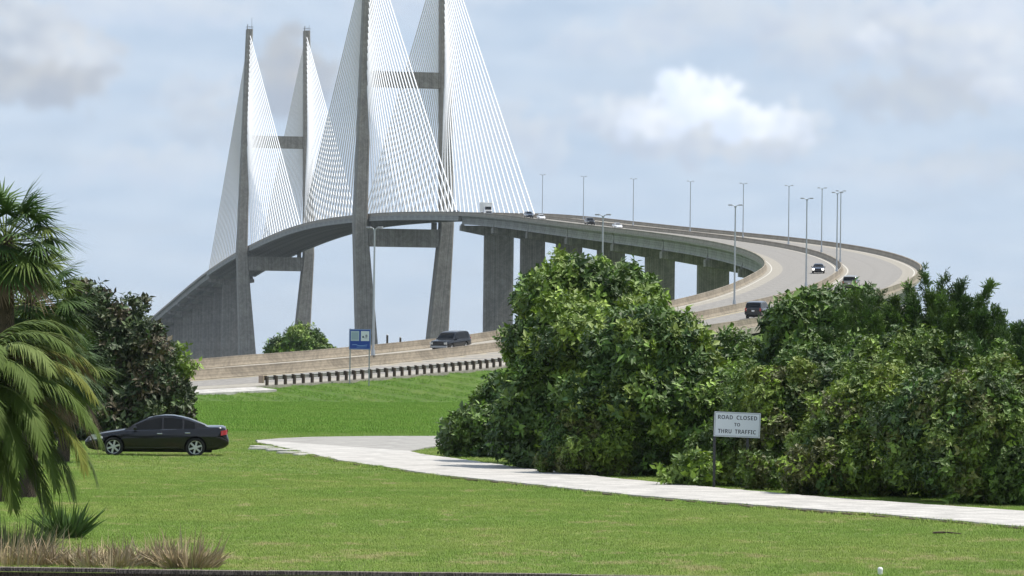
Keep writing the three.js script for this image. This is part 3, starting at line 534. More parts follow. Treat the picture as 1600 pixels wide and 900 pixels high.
// ---------------------------------------------------------------- signs
function printTex(w, h, draw) { const c = document.createElement('canvas'); c.width = w; c.height = h; draw(c.getContext('2d'), w, h); const t = new THREE.CanvasTexture(c); t.colorSpace = THREE.SRGBColorSpace; return t; }
{
  const t = printTex(720, 400, (g, w, h) => {
    g.fillStyle = '#d8dde2'; g.fillRect(0, 0, w, h);
    g.strokeStyle = '#4a4d54'; g.lineWidth = 5; g.strokeRect(14, 14, w - 28, h - 28);
    g.fillStyle = '#3b3d46'; g.textAlign = 'center'; g.textBaseline = 'middle';
    g.font = 'bold 92px sans-serif'; g.save(); g.translate(w / 2, 84); g.scale(0.98, 1); g.fillText('ROAD  CLOSED', 0, 0); g.restore();
    g.font = 'bold 76px sans-serif'; g.fillText('TO', w / 2, 198);
    g.font = 'bold 92px sans-serif'; g.save(); g.translate(w / 2, 312); g.scale(0.92, 1); g.fillText('THRU  TRAFFIC', 0, 0); g.restore();
  });
  const o = thing('road_sign', 'white ROAD CLOSED TO THRU TRAFFIC sign on dark posts before the bushes', 'sign', [5.93, 0, -100.9], -0.05);
  const x = 0.28;
  const pl = part('sign_panel', bx(1.26, 0.68, 0.02, x - 0.1, 1.76, 0.045), M.galvDull, o);
  part('sign_face', new THREE.PlaneGeometry(1.245, 0.665).translate(x - 0.1, 1.76, 0.0565), new THREE.MeshStandardMaterial({ map: t, roughness: 0.5 }), pl);
  pl.rotation.z = -0.03;
  for (const px of [-0.38, 0.52]) part('post', bx(0.075, 2.25, 0.06, px, 0.9, 0), M.darkSteel, o);
}
{
  const tx = printTex(512, 480, (g, w, h) => {
    g.fillStyle = '#17429a'; g.fillRect(0, 0, w, h); g.strokeStyle = '#c9d4e6'; g.lineWidth = 7; g.strokeRect(10, 10, w - 20, h - 20);
    g.strokeStyle = '#8fb0e0'; g.lineWidth = 12; g.beginPath(); g.moveTo(70, 372); g.lineTo(160, 366); g.lineTo(230, 392); g.lineTo(330, 388); g.lineTo(430, 372); g.stroke();
    g.lineWidth = 8; g.beginPath(); g.moveTo(180, 426); g.lineTo(420, 416); g.stroke();
  });
  const logo = (bg, fn) => printTex(128, 128, (g) => { g.fillStyle = bg; g.fillRect(0, 0, 128, 128); fn(g); });
  const lg = [logo('#aebcc4', (g) => { g.fillStyle = '#98a9b4'; g.fillRect(14, 18, 100, 92); }), logo('#d9dbe0', (g) => { g.fillStyle = '#3c4454'; g.beginPath(); g.arc(34, 76, 14, 0, 7); g.fill(); g.fillStyle = '#8d8b98'; g.beginPath(); g.arc(84, 62, 18, 0, 7); g.fill(); g.fillRect(48, 84, 50, 8); })];
  const d = 293, x = -11.95, y = terrain(x, d);
  const o = thing('information_sign', 'blue roadside information sign with two pale squares beside the highway guardrail', 'sign', [x, y, -d], 0.12);
  const panel = part('sign_panel', bx(1.72, 1.62, 0.05, 0, 3.62, 0), M.galvDull, o);
  part('sign_face', new THREE.PlaneGeometry(1.7, 1.6).translate(0, 3.62, 0.03), new THREE.MeshStandardMaterial({ map: tx, roughness: 0.5 }), panel);
  lg.forEach((m, i) => part('logo_plate', new THREE.PlaneGeometry(0.66, 0.78).translate(i ? 0.40 : -0.40, 3.88, 0.036), new THREE.MeshStandardMaterial({ map: m, roughness: 0.5 }), panel));
  for (const px of [-0.76, 0.76]) part('post', bx(0.09, 4.7, 0.08, px, 2.1, -0.07), M.galvDull, o);
}

// ---------------------------------------------------------------- leaves, trees and bushes
const leafMat = (r, g, b, t = 0.25) => phys(r, g, b, 0.62, { transmission: t, thickness: 0, side: THREE.DoubleSide });
function leafShape(len, wid, bend) {                 // folded blade, 4 triangles
  const p = [[0, 0, 0], [wid / 2, 0.012, len * 0.45], [0, -0.01, len * 0.5], [-wid / 2, 0.012, len * 0.45], [0, -bend, len]];
  const idx = [0, 2, 1, 0, 3, 2, 1, 2, 4, 2, 3, 4], g = new THREE.BufferGeometry();
  g.setAttribute('position', new THREE.Float32BufferAttribute(p.flat(), 3)); g.setIndex(idx); g.computeVertexNormals(); return g.toNonIndexed();
}
function spray(seed, n, len, wid, spread, up) {      // a twig tip with leaves all round, growing along +y
  const r = rngOf(seed), list = [];
  for (let i = 0; i < n; i++) {
    const l = leafShape(len * (0.7 + 0.6 * r()), wid * (0.75 + 0.5 * r()), len * 0.18 * r());
    l.rotateX(-up * (0.5 + 0.8 * r())); l.rotateZ((r() - 0.5) * 0.6); l.rotateY((i / n) * 6.283 * 2.4 + r()); l.translate((r() - 0.5) * spread, (i / n - 0.4) * spread * 1.2, (r() - 0.5) * spread); list.push(l);
  }
  const g = mergeGeometries(list); g.computeVertexNormals(); return g;
}
const SPRAYS = {
  broad: [spray(1, 8, 0.20, 0.105, 0.18, 0.5), spray(2, 8, 0.18, 0.10, 0.2, 0.42)],
  small: [spray(3, 9, 0.16, 0.078, 0.2, 0.5), spray(4, 9, 0.15, 0.075, 0.2, 0.6)],
  needle: [spray(5, 14, 0.16, 0.03, 0.16, 1.1), spray(6, 14, 0.14, 0.028, 0.18, 1.2)],
  magnolia: [spray(7, 7, 0.24, 0.115, 0.2, 0.5), spray(8, 7, 0.22, 0.11, 0.22, 0.6)],
};
const qA = new THREE.Quaternion(), qB = new THREE.Quaternion(), UPV = V(0, 1, 0), mat4 = new THREE.Matrix4();
// lobes: [dx, y, dz, rx, ry, rz, clumps]; every clump is a bough end, denser on top
function tree(name, label, category, group, { x, d, seed, lobes, kind, tones, clump = 0.42, per = 58, trunk = 0.14, stems = 1, plume = 0, mat, scale = 1 }) {
  const r = rngOf(seed), y0 = terrain(x, d), o = thing(name, label, category, [x, y0, -d], 0, group);
  const boughs = [], inst = [];
  for (const [dx, ly, dz, rx, ry, rz, n] of lobes) for (let i = 0; i < n; i++) {
    let p, u; const th = Math.acos(1 - 2 * ((i + 0.5) / n)), ph = i * 2.39996 + seed;          // even over the lobe
    u = V(Math.sin(th) * Math.cos(ph), Math.cos(th), Math.sin(th) * Math.sin(ph));
    const rad = (0.68 + 0.40 * r()) * (1 + 0.24 * n3(u.x * 1.9 + seed, u.y * 1.9, u.z * 1.9)) * (r() < 0.16 ? 0.62 : 1);
    p = V(dx + u.x * rx * rad, ly + u.y * ry * rad, dz + u.z * rz * rad);
    if (p.y < 0.12) p.y = 0.12 + 0.25 * r();
    boughs.push({ p, u, c: clump * (0.65 + 0.7 * r()), tone: r() });
  }
  const tcol = new THREE.Color();
  for (const b of boughs) {
    const ax = plume ? V(b.u.x * 0.55 + (r() - 0.5) * 0.3, 1.1, b.u.z * 0.55 + (r() - 0.5) * 0.3).normalize() : V(b.u.x, b.u.y + 0.55, b.u.z).normalize();
    const k = Math.round(per * (0.7 + 0.6 * r()));
    for (let i = 0; i < k; i++) {
      const th = Math.acos(1 - 1.55 * r()), ph = 6.283 * r(), w = V(Math.sin(th) * Math.cos(ph), Math.cos(th), Math.sin(th) * Math.sin(ph));
      let q, dir;
      if (plume) { const t = r(); q = ax.clone().multiplyScalar((t * 2.1 - 0.5) * b.c * (1 + plume * (0.3 + b.u.y))).addScaledVector(w, b.c * 0.55 * (1 - t * 0.8)); dir = ax.clone().multiplyScalar(1.0).addScaledVector(w, 0.7); }
      else { qA.setFromUnitVectors(UPV, ax); w.applyQuaternion(qA); q = w.clone().multiplyScalar(b.c * (0.5 + 0.6 * Math.sqrt(r()))); dir = w.clone().add(V(0, 0.35, 0)); }
      dir.add(V((r() - 0.5) * 0.7, (r() - 0.5) * 0.5, (r() - 0.5) * 0.7)).normalize();
      qA.setFromUnitVectors(UPV, dir); qB.setFromAxisAngle(UPV, r() * 6.283); qA.multiply(qB);
      const s = scale * (0.55 + 0.75 * r() * (0.5 + r()));
      inst.push([b.p.x + q.x, Math.max(0.05, b.p.y + q.y), b.p.z + q.z, qA.clone(), s, b.tone, r()]);
    }
  }
  const crown = new THREE.Group(); crown.name = 'crown'; o.add(crown);
  const kinds = SPRAYS[kind], buckets = kinds.map(() => []);
  inst.forEach((q, i) => buckets[i % kinds.length].push(q));
  buckets.forEach((B, bi) => {
    const im = new THREE.InstancedMesh(kinds[bi], mat, B.length); im.name = 'foliage'; im.castShadow = im.receiveShadow = true;
    B.forEach((q, i) => {
      im.setMatrixAt(i, mat4.compose(V(q[0], q[1], q[2]), q[3], V(q[4], q[4], q[4])));
      const t = tones[Math.min(tones.length - 1, Math.floor((q[5] * 0.84 + q[6] * 0.16) * tones.length))], k = 0.74 + 0.4 * q[6] + (q[6] > 0.88 ? 0.55 : 0);
      im.setColorAt(i, tcol.setRGB(t[0] * k, t[1] * k, t[2] * k));
    });
    im.userData.kind = 'stuff'; crown.add(im);
  });
  // trunk and limbs
  const wood = [], top = Math.max(...lobes.map((l) => l[1] + 0.2 * l[4]));
  for (let k = 0; k < stems; k++) {
    const bx0 = stems > 1 ? (r() - 0.5) * 0.7 : 0, bz0 = stems > 1 ? (r() - 0.5) * 0.7 : 0, l = lobes[k % lobes.length];
    const c = new THREE.CatmullRomCurve3([V(bx0, -0.15, bz0), V(bx0 + l[0] * 0.15, l[1] * 0.35, bz0 + l[2] * 0.15), V(l[0] * 0.6, l[1] * 0.75, l[2] * 0.6), V(l[0], l[1] + l[4] * 0.35, l[2])]);
    wood.push(taper(c, trunk, trunk * 0.35, 10));
  }
  part('trunk', merge(wood), M.bark, o);
  const limbs = []; for (let i = 0; i < boughs.length; i += 4) { const b = boughs[i], a = V(b.p.x * 0.35, Math.min(b.p.y * 0.75, top), b.p.z * 0.35); if (b.p.distanceTo(a) > 0.3) limbs.push(rod(a, b.p, 0.035, 0.012, 5)); }
  if (limbs.length) part('limb', merge(limbs), M.bark, o).userData.kind = 'stuff';
  return o;
}
function taper(c, r0, r1, seg, sides = 8) {
  const rings = []; for (let i = 0; i <= seg; i++) { const t = i / seg, p = c.getPoint(t), tg = c.getTangent(t), a = V(1, 0, 0).cross(tg).normalize(), b = tg.clone().cross(a), R = lerp(r0, r1, t); rings.push(Array.from({ length: sides }, (_, k) => p.clone().addScaledVector(a, R * Math.cos((k / sides) * 6.2832)).addScaledVector(b, R * Math.sin((k / sides) * 6.2832)))); }
  return loft(rings, { crease: 1.2 });
}
const GREEN = [[0.056, 0.112, 0.017], [0.088, 0.165, 0.021], [0.128, 0.220, 0.026], [0.185, 0.285, 0.031], [0.240, 0.335, 0.039]];
const DEEP = [[0.048, 0.104, 0.018], [0.068, 0.138, 0.021], [0.092, 0.175, 0.025], [0.132, 0.225, 0.030]];
const OLIVE = [[0.068, 0.118, 0.018], [0.098, 0.165, 0.022], [0.125, 0.205, 0.025], [0.175, 0.265, 0.029], [0.125, 0.138, 0.031], [0.225, 0.320, 0.036]];
const RUST = [[0.036, 0.060, 0.016], [0.050, 0.078, 0.020], [0.062, 0.072, 0.026], [0.085, 0.068, 0.030], [0.045, 0.080, 0.020], [0.060, 0.092, 0.024], [0.05, 0.085, 0.022]];
const LM = leafMat(1, 1, 1, 0.3), LMg = phys(1, 1, 1, 0.6, { transmission: 0.12, thickness: 0 });
const BUSH = 'trees and bushes along the shell path', T = (label, spec, cat = 'tree') => tree(cat === 'tree' ? 'broadleaf_tree' : 'bush', label, cat, BUSH, { mat: LM, kind: 'broad', tones: GREEN, ...spec });
T('tall rounded green tree rising in front of the viaduct piers', { x: 2.3, d: 123, seed: 101, lobes: [[-0.3, 5.6, 0, 1.7, 1.15, 1.5, 52], [1.2, 5.2, 0.2, 1.5, 1.1, 1.4, 40], [0.2, 3.4, 0, 2.4, 1.9, 1.8, 60]], clump: 0.42, tones: GREEN });
T('broad bright green tree left of the middle, dense down to the path', { x: 1.95, d: 117, seed: 102, lobes: [[0, 3.2, 0, 1.9, 1.8, 1.8, 90], [-1.0, 1.9, 0.3, 1.3, 1.4, 1.4, 45], [1.2, 3.3, 0.3, 1.4, 1.6, 1.5, 50], [0.0, 1.2, 0.4, 2.4, 1.15, 1.6, 50]], stems: 3 });
T('dense green tree between the tall rounded tree and the white sign', { x: 4.3, d: 111.5, seed: 103, lobes: [[-0.1, 3.2, 0, 1.6, 1.75, 1.6, 80], [0.8, 2.0, 0.3, 1.7, 1.5, 1.6, 60], [-0.9, 2.0, 0.2, 1.4, 1.7, 1.4, 45]], stems: 3, tones: [...GREEN, ...DEEP] });
T('low dark bush at the left end of the bushes, by the grey track', { x: -0.3, d: 131, seed: 104, lobes: [[0.1, 1.2, 0, 1.3, 1.1, 1.3, 50], [0.9, 1.8, 0, 1.2, 1.2, 1.2, 42], [-0.9, 0.75, 0.4, 0.9, 0.75, 1.0, 26]], stems: 3, tones: [...DEEP, ...OLIVE.slice(0, 3)], clump: 0.38 }, 'bush');
T('low olive bush at the foot of the broad green tree', { x: 2.8, d: 111.4, seed: 105, lobes: [[0, 0.9, 0, 2.0, 1.0, 1.1, 60], [1.3, 1.3, 0, 1.2, 1.2, 1.0, 34]], stems: 3, kind: 'small', tones: [...OLIVE, ...DEEP], clump: 0.34, per: 70 }, 'bush');
T('dark green tree directly behind the white sign', { x: 6.9, d: 114, seed: 106, lobes: [[0, 2.5, 0, 1.9, 1.6, 1.7, 75], [-0.8, 1.6, 0.5, 1.6, 1.4, 1.5, 45]], stems: 2, tones: [...DEEP, ...GREEN.slice(1, 4)] });
T('green tree right of the sign, its crown touching the black van', { x: 9.0, d: 112, seed: 107, lobes: [[0.5, 3.4, 0, 1.9, 1.7, 1.8, 95], [1.3, 3.9, 0, 1.4, 1.25, 1.4, 40], [-0.25, 3.8, 0.2, 0.9, 1.25, 1.1, 34], [0, 1.8, 0.4, 2.2, 1.6, 1.6, 60]], stems: 3, tones: [...GREEN.slice(0, 4), ...DEEP] });
T('tall cedar with pointed tips at the top of the right bushes', { x: 12.1, d: 108, seed: 108, kind: 'needle', plume: 0.5, lobes: [[0.3, 3.6, 0, 1.5, 1.75, 1.6, 80], [1.5, 3.0, 0, 1.2, 1.5, 1.4, 46], [-1.5, 3.0, 0, 1.3, 1.75, 1.4, 50], [0, 2.0, 0.2, 2.4, 1.7, 1.7, 70]], stems: 2, tones: [...DEEP, [0.06, 0.10, 0.022]], clump: 0.36, per: 52 });
T('cedar at the right edge of the picture, lower than its neighbour', { x: 14.6, d: 105, seed: 109, kind: 'needle', plume: 0.4, lobes: [[0, 2.3, 0, 1.6, 1.6, 1.5, 80], [0.2, 1.2, 0.2, 1.9, 1.2, 1.5, 50]], stems: 2, tones: DEEP, clump: 0.36, per: 52 });
T('olive bush just right of the white sign posts', { x: 8.0, d: 103.6, seed: 110, kind: 'small', lobes: [[0.1, 2.1, 0, 1.5, 1.1, 1.1, 56], [0, 0.9, 0.2, 1.7, 1.0, 1.2, 56], [-1.5, 0.8, -0.4, 1.1, 0.9, 0.8, 34], [1.3, 1.3, 1.4, 1.0, 1.2, 0.9, 36]], stems: 3, tones: [...OLIVE, [0.22, 0.28, 0.04]], clump: 0.36, per: 78 }, 'bush');
T('broad yellow green bush in the middle of the right row along the path', { x: 9.6, d: 97, seed: 111, kind: 'small', lobes: [[0, 2.0, 0, 1.5, 1.1, 1.2, 60], [-0.4, 0.9, 0.3, 1.8, 1.0, 1.2, 62], [1.3, 1.5, 0.9, 1.0, 1.2, 0.9, 40]], stems: 3, tones: [...OLIVE, [0.22, 0.28, 0.04], [0.07, 0.15, 0.024]], clump: 0.36, per: 78 }, 'bush');
T('dark olive bush at the right edge beside the path', { x: 11.9, d: 92.6, seed: 112, kind: 'small', lobes: [[0.2, 2.0, 0, 1.5, 1.2, 1.2, 62], [0.2, 0.9, 0.2, 1.8, 1.0, 1.2, 60], [-1.3, 1.7, -0.8, 1.0, 1.2, 0.9, 40]], stems: 3, tones: [...OLIVE, ...DEEP], clump: 0.36, per: 78 }, 'bush');
T('green bush filling the gap behind the sign and the row along the path', { x: 8.7, d: 106.5, seed: 119, lobes: [[0, 2.4, 0, 1.5, 1.3, 1.3, 60], [1.3, 2.8, -0.4, 1.3, 1.2, 1.2, 46], [-1.2, 2.0, 0, 1.2, 1.1, 1.1, 36]], stems: 3, kind: 'small', tones: [...DEEP, ...GREEN.slice(1)] }, 'bush');
T('low olive weeds hiding the right foot of the white sign', { x: 6.62, d: 100.2, seed: 120, kind: 'small', lobes: [[0, 0.5, 0, 0.42, 0.5, 0.3, 14], [0.4, 0.35, 0, 0.4, 0.35, 0.3, 9]], tones: OLIVE, clump: 0.2, per: 22, trunk: 0.02, scale: 0.8 }, 'bush');
T('bushy green tree behind the right row, below the cedars', { x: 10.8, d: 102.5, seed: 113, lobes: [[0, 2.4, 0, 1.9, 1.5, 1.5, 75], [1.9, 2.1, 0.4, 1.6, 1.5, 1.4, 55], [0.6, 1.1, 0, 2.2, 1.1, 1.4, 45]], stems: 3, tones: [...OLIVE.slice(1, 4), ...GREEN.slice(0, 3)], kind: 'small', per: 60, clump: 0.4 });
T('reddish brown dark leafy tree behind the parked black sedan', { x: -15.4, d: 148, seed: 114, kind: 'magnolia', mat: LMg, lobes: [[0, 3.2, 0, 1.7, 2.1, 1.8, 85], [-1.5, 5.0, 0, 0.9, 1.2, 0.9, 26], [-1.5, 3.0, 0.2, 1.5, 2.4, 1.5, 60], [1.0, 1.8, 0.3, 1.4, 1.6, 1.5, 45], [-0.3, 1.0, 0.6, 2.2, 1.0, 1.4, 45]], stems: 2, tones: RUST, clump: 0.4, per: 34 });
T('bright green broad-leaved weed at the left foot of the white sign', { x: 5.0, d: 102.0, seed: 118, lobes: [[0, 0.45, 0, 0.55, 0.45, 0.4, 12]], tones: GREEN.slice(2), clump: 0.22, per: 14, trunk: 0.03 }, 'bush');
T('small loose green sapling at the right side of the reddish tree', { x: -13.75, d: 149, seed: 115, lobes: [[0, 2.0, 0, 0.8, 1.3, 0.9, 18], [0.6, 3.0, 0, 0.45, 0.7, 0.5, 5]], tones: GREEN, clump: 0.3, per: 16, trunk: 0.06 });
T('dark green shrub mass behind the palms at the left edge', { x: -18.2, d: 150, seed: 116, lobes: [[0, 2.6, 0, 2.4, 2.6, 1.8, 90], [1.2, 1.1, 0.4, 1.6, 1.1, 1.4, 40]], stems: 3, tones: DEEP });
T('lone green tree on the far side of the highway, left of the blue sign', { x: -23.6, d: 418, seed: 117, lobes: [[0, 4.9, 0, 1.9, 1.7, 2, 40], [-2.2, 3.4, 0, 1.9, 1.6, 1.7, 34], [2.5, 3.3, 0, 2.0, 1.3, 1.7, 34], [0, 2.2, 0, 3.8, 1.6, 2, 60]], tones: GREEN, clump: 0.6, per: 34, scale: 1.6, trunk: 0.2 });

// ---------------------------------------------------------------- palms
const palmMat = (r, g, b) => phys(r, g, b, 0.66, { transmission: 0.22, thickness: 0, specularIntensity: 0.3 });
const PM = { green: palmMat(0.088, 0.138, 0.020), pale: palmMat(0.155, 0.205, 0.050), yellow: palmMat(0.185, 0.205, 0.035), dead: palmMat(0.21, 0.15, 0.095), blue: palmMat(0.075, 0.125, 0.050), fan: palmMat(0.060, 0.115, 0.024) };
function blade(a, dir, up, len, wid, sag) {          // pointed strip of two segments, creased
  const side = dir.clone().cross(up).normalize(), m = a.clone().addScaledVector(dir, len * 0.5), e = a.clone().addScaledVector(dir, len).add(V(0, -sag, 0)); m.y -= sag * 0.25;
  const P = [a.clone().addScaledVector(side, wid * 0.25), a.clone().addScaledVector(side, -wid * 0.25), m.clone().addScaledVector(side, wid * 0.5), m.clone().addScaledVector(side, -wid * 0.5), e];
  return [P[0], P[1], P[3], P[0], P[3], P[2], P[2], P[3], P[4]];
}
function fromTris(list) { const g = new THREE.BufferGeometry(), a = new Float32Array(list.length * 3); list.forEach((p, i) => p.toArray(a, i * 3)); g.setAttribute('position', new THREE.BufferAttribute(a, 3)); g.setAttribute('uv', new THREE.BufferAttribute(new Float32Array(list.length * 2), 2)); g.computeVertexNormals(); return g; }
{
  const r = rngOf(900), x = -9.62, d = 66, y0 = terrain(x, d), palm = thing('feather_palm', 'feather palm with long arching fronds at the left edge above the dry weeds', 'palm', [x, y0, -d], 0);
  part('trunk', taper(new THREE.CatmullRomCurve3([V(0, -0.2, 0), V(0.05, 1.3, 0), V(0, 2.75, 0)]), 0.3, 0.24, 12, 12), M.bark, palm);
  // azimuth (0 = towards the right of the picture, 90 = towards the camera), start elevation, length, droop, material
  const F = [[8, 80, 2.5, 128, 'green'], [24, 72, 2.4, 124, 'green'], [-10, 70, 2.4, 120, 'pale'], [40, 62, 2.4, 122, 'pale'], [4, 60, 2.45, 118, 'yellow'], [-22, 54, 2.4, 112, 'dead'], [16, 46, 2.5, 112, 'yellow'], [52, 46, 2.4, 110, 'green'], [-4, 36, 2.5, 104, 'green'], [30, 32, 2.6, 104, 'green'], [10, 22, 2.6, 98, 'green'], [46, 18, 2.5, 94, 'green'], [-14, 14, 2.5, 92, 'dead'], [22, 8, 2.65, 88, 'yellow'], [4, 0, 2.65, 80, 'green'], [36, -6, 2.5, 76, 'green'], [60, 4, 2.4, 84, 'green'], [14, -14, 2.5, 66, 'green'], [-8, -22, 2.4, 58, 'green'], [28, -28, 2.4, 52, 'green'], [50, -30, 2.3, 50, 'green'], [6, -40, 2.2, 40, 'green'], [70, 60, 2.4, 110, 'green'], [74, 24, 2.4, 96, 'green'], [70, -20, 2.3, 60, 'green'], [-34, 66, 2.4, 112, 'blue'], [-40, 36, 2.4, 100, 'green'], [-50, 6, 2.3, 84, 'green'], [100, 40, 2.4, 96, 'green'], [140, 50, 2.4, 100, 'green'], [180, 40, 2.3, 96, 'green'], [220, 55, 2.4, 104, 'green'], [265, 45, 2.4, 100, 'green'], [300, 66, 2.4, 114, 'green']];
  for (const [az, el0, L0, droop, mt] of F) {
    const L = L0 * 1.14;
    const A = THREE.MathUtils.degToRad(az), out = V(Math.cos(A), 0, Math.sin(A)), pts = [V(0, 2.6, 0)], n = 26;
    let p = V(0, 2.75, 0); const spine = [], kink = (r() - 0.5) * 0.3;
    for (let i = 0; i <= n; i++) { const t = i / n, el = THREE.MathUtils.degToRad(el0 - droop * Math.pow(t, 1.25)), dir = out.clone().applyAxisAngle(UPV, kink * t).multiplyScalar(Math.cos(el)).add(V(0, Math.sin(el), 0)); spine.push({ p: p.clone(), dir, t }); p.addScaledVector(dir, L / n); }
    const tris = [];
    for (let i = 3; i <= n; i++) for (let q = 0; q < 4; q++) for (const s of [-1, 1]) {
      const a = spine[i - 1], b = spine[i], t = lerp(a.t, b.t, q / 4), base = a.p.clone().lerp(b.p, q / 4), side = b.dir.clone().cross(UPV).normalize().multiplyScalar(s), nrm = side.clone().cross(b.dir).multiplyScalar(s);
      const len = 0.58 * Math.pow(Math.sin(Math.PI * (0.16 + 0.78 * t)), 0.8) * (0.8 + 0.4 * r());
      const dir = side.clone().multiplyScalar(0.75).addScaledVector(b.dir, 0.75 + 0.5 * t).addScaledVector(nrm, 0.15 + 0.3 * r()).add(V(0, -0.25 - 0.25 * r(), 0)).normalize();
      tris.push(...blade(base, dir, nrm, len, 0.030, len * (0.16 + 0.3 * r())));
    }
    const fr = part('frond', fromTris(tris), PM[mt], palm);
    part('frond_stem', taper(new THREE.CatmullRomCurve3(spine.filter((_, i) => i % 5 === 0).map((q) => q.p)), 0.032, 0.008, 16, 6), PM.pale, fr);
  }
}
function fanPalm(label, x, d, h, seed, count, R, pet, bias, mats) {
  const r = rngOf(seed), y0 = terrain(x, d), palm = thing('fan_palm', label, 'palm', [x, y0, -d], 0, 'fan palms at the left edge');
  part('trunk', taper(new THREE.CatmullRomCurve3([V(0, -0.2, 0), V(0.06, h * 0.5, 0), V(0, h, 0)]), 0.22, 0.17, 12, 10), M.bark, palm);
  for (let k = 0; k < count; k++) {
    const az = k * 2.39996 + seed, u = (k + 0.5) / count, el = lerp(1.25, -0.95, Math.pow(u, 0.85)) + bias, out = V(Math.cos(az), 0, Math.sin(az)), L = pet * (0.75 + 0.5 * r());
    const d0 = out.clone().multiplyScalar(Math.cos(el)).add(V(0, Math.sin(el), 0)), base = V(0, h - 0.1, 0), knee = base.clone().addScaledVector(d0, L); knee.y -= 0.10 * L;
    const fwd = d0.clone().add(V(0, -0.3, 0)).normalize(), side = fwd.clone().cross(UPV).normalize(), nrm = side.clone().cross(fwd).normalize(), tris = [], n = 34, rr = R * (0.8 + 0.4 * r());
    for (let i = 0; i < n; i++) {
      const a = lerp(-1.95, 1.95, i / (n - 1)), dir = fwd.clone().multiplyScalar(Math.cos(a)).addScaledVector(side, Math.sin(a)).addScaledVector(nrm, -0.28 * Math.abs(Math.sin(a)) + 0.1).normalize();
      tris.push(...blade(knee, dir, nrm, rr * (1 - 0.22 * Math.abs(a) / 1.95) * (0.85 + 0.3 * r()), 0.05, rr * (0.10 + 0.25 * r())));
    }
    const mt = u > 0.86 ? 'dead' : mats[Math.floor(r() * mats.length)];
    const leaf = part('fan_leaf', fromTris(tris), PM[mt], palm);
    part('leaf_stalk', rod(base, knee, 0.022, 0.014, 5), PM.pale, leaf);
  }
}
fanPalm('tall fan palm with a ragged crown at the upper left edge', -11.75, 86, 6.15, 31, 52, 0.9, 0.95, 0, ['fan', 'fan', 'green', 'pale']);
fanPalm('middle fan palm below the tall one, with brown hanging leaves at the left edge', -11.55, 89, 4.75, 43, 54, 0.85, 1.0, -0.15, ['fan', 'fan', 'green', 'pale']);
fanPalm('short fan palm with drooping blue green leaves beside the reddish tree', -14.2, 118, 3.1, 57, 40, 0.95, 1.0, -0.2, ['blue', 'blue', 'fan', 'green']);
{
  const mk = (name, label, cat, x, d, n, h, w, lean, mt, seed, group) => {
    const r = rngOf(seed), tris = [], cols = [];
    for (let i = 0; i < n; i++) {
      const v = 0.8 + 0.8 * r(), w2 = 0.85 + 0.3 * r(); for (let q = 0; q < 9; q++) cols.push(v, v * (0.9 + 0.1 * w2), v * w2);
      const a = 6.283 * r(), q = Math.sqrt(r()) * w, len = h * (0.3 + 0.85 * r() * r() + 0.15 * r()), tilt = lean * (0.1 + 1.3 * r()), dir = V(Math.cos(a + r() - 0.5) * tilt, 1, Math.sin(a + r() - 0.5) * tilt).normalize();
      tris.push(...blade(V(Math.cos(a) * q, -0.03, Math.sin(a) * q), dir, V(Math.sin(a * 3), 0.1, Math.cos(a * 3)).normalize(), len, name === 'spiky_plant' ? 0.055 : 0.02, len * 0.22 * tilt));
    }
    const gg = fromTris(tris); gg.setAttribute('color', new THREE.Float32BufferAttribute(cols, 3)); mt.vertexColors = true;
    const o = single(name, gg, mt, label, cat, group); o.position.set(x, terrain(x, d), -d);
  };
  mk('spiky_plant', 'spiky green plant at the foot of the feather palm', 'plant', -8.3, 69.5, 260, 1.0, 0.26, 0.75, palmMat(0.075, 0.13, 0.035), 71);
  const dm = [std(0.31, 0.245, 0.15, 1), std(0.27, 0.20, 0.12, 1), std(0.34, 0.28, 0.18, 1), std(0.28, 0.215, 0.13, 1)], gm = std(0.12, 0.145, 0.06, 1);
  const W = [[-8.3, 61.9, 900, 0.55, 0.75, 'at the left corner'], [-7.3, 62.0, 800, 0.42, 0.6, 'second from the left corner'], [-6.55, 61.6, 700, 0.44, 0.5, 'third from the left corner'], [-5.95, 62.1, 600, 0.5, 0.45, 'pinkish, second from the right'], [-5.25, 61.5, 900, 0.55, 0.36, 'upright and darkest, rightmost']];
  W.forEach(([x, d, n, h, w, t], i) => mk('dry_grass_clump', 'clump of dry brown grass behind the timber edge, ' + t, 'dry grass', x, d - 0.9, n * 0.8, h * 1.35, w * 1.3, 0.85, dm[i % 4], 80 + i, 'dry grass along the timber edge'));
  mk('weed_clump', 'tall grey green weeds at the left edge behind the dry grass', 'weeds', -8.8, 65.2, 700, 0.8, 0.8, 0.6, gm, 90);
}

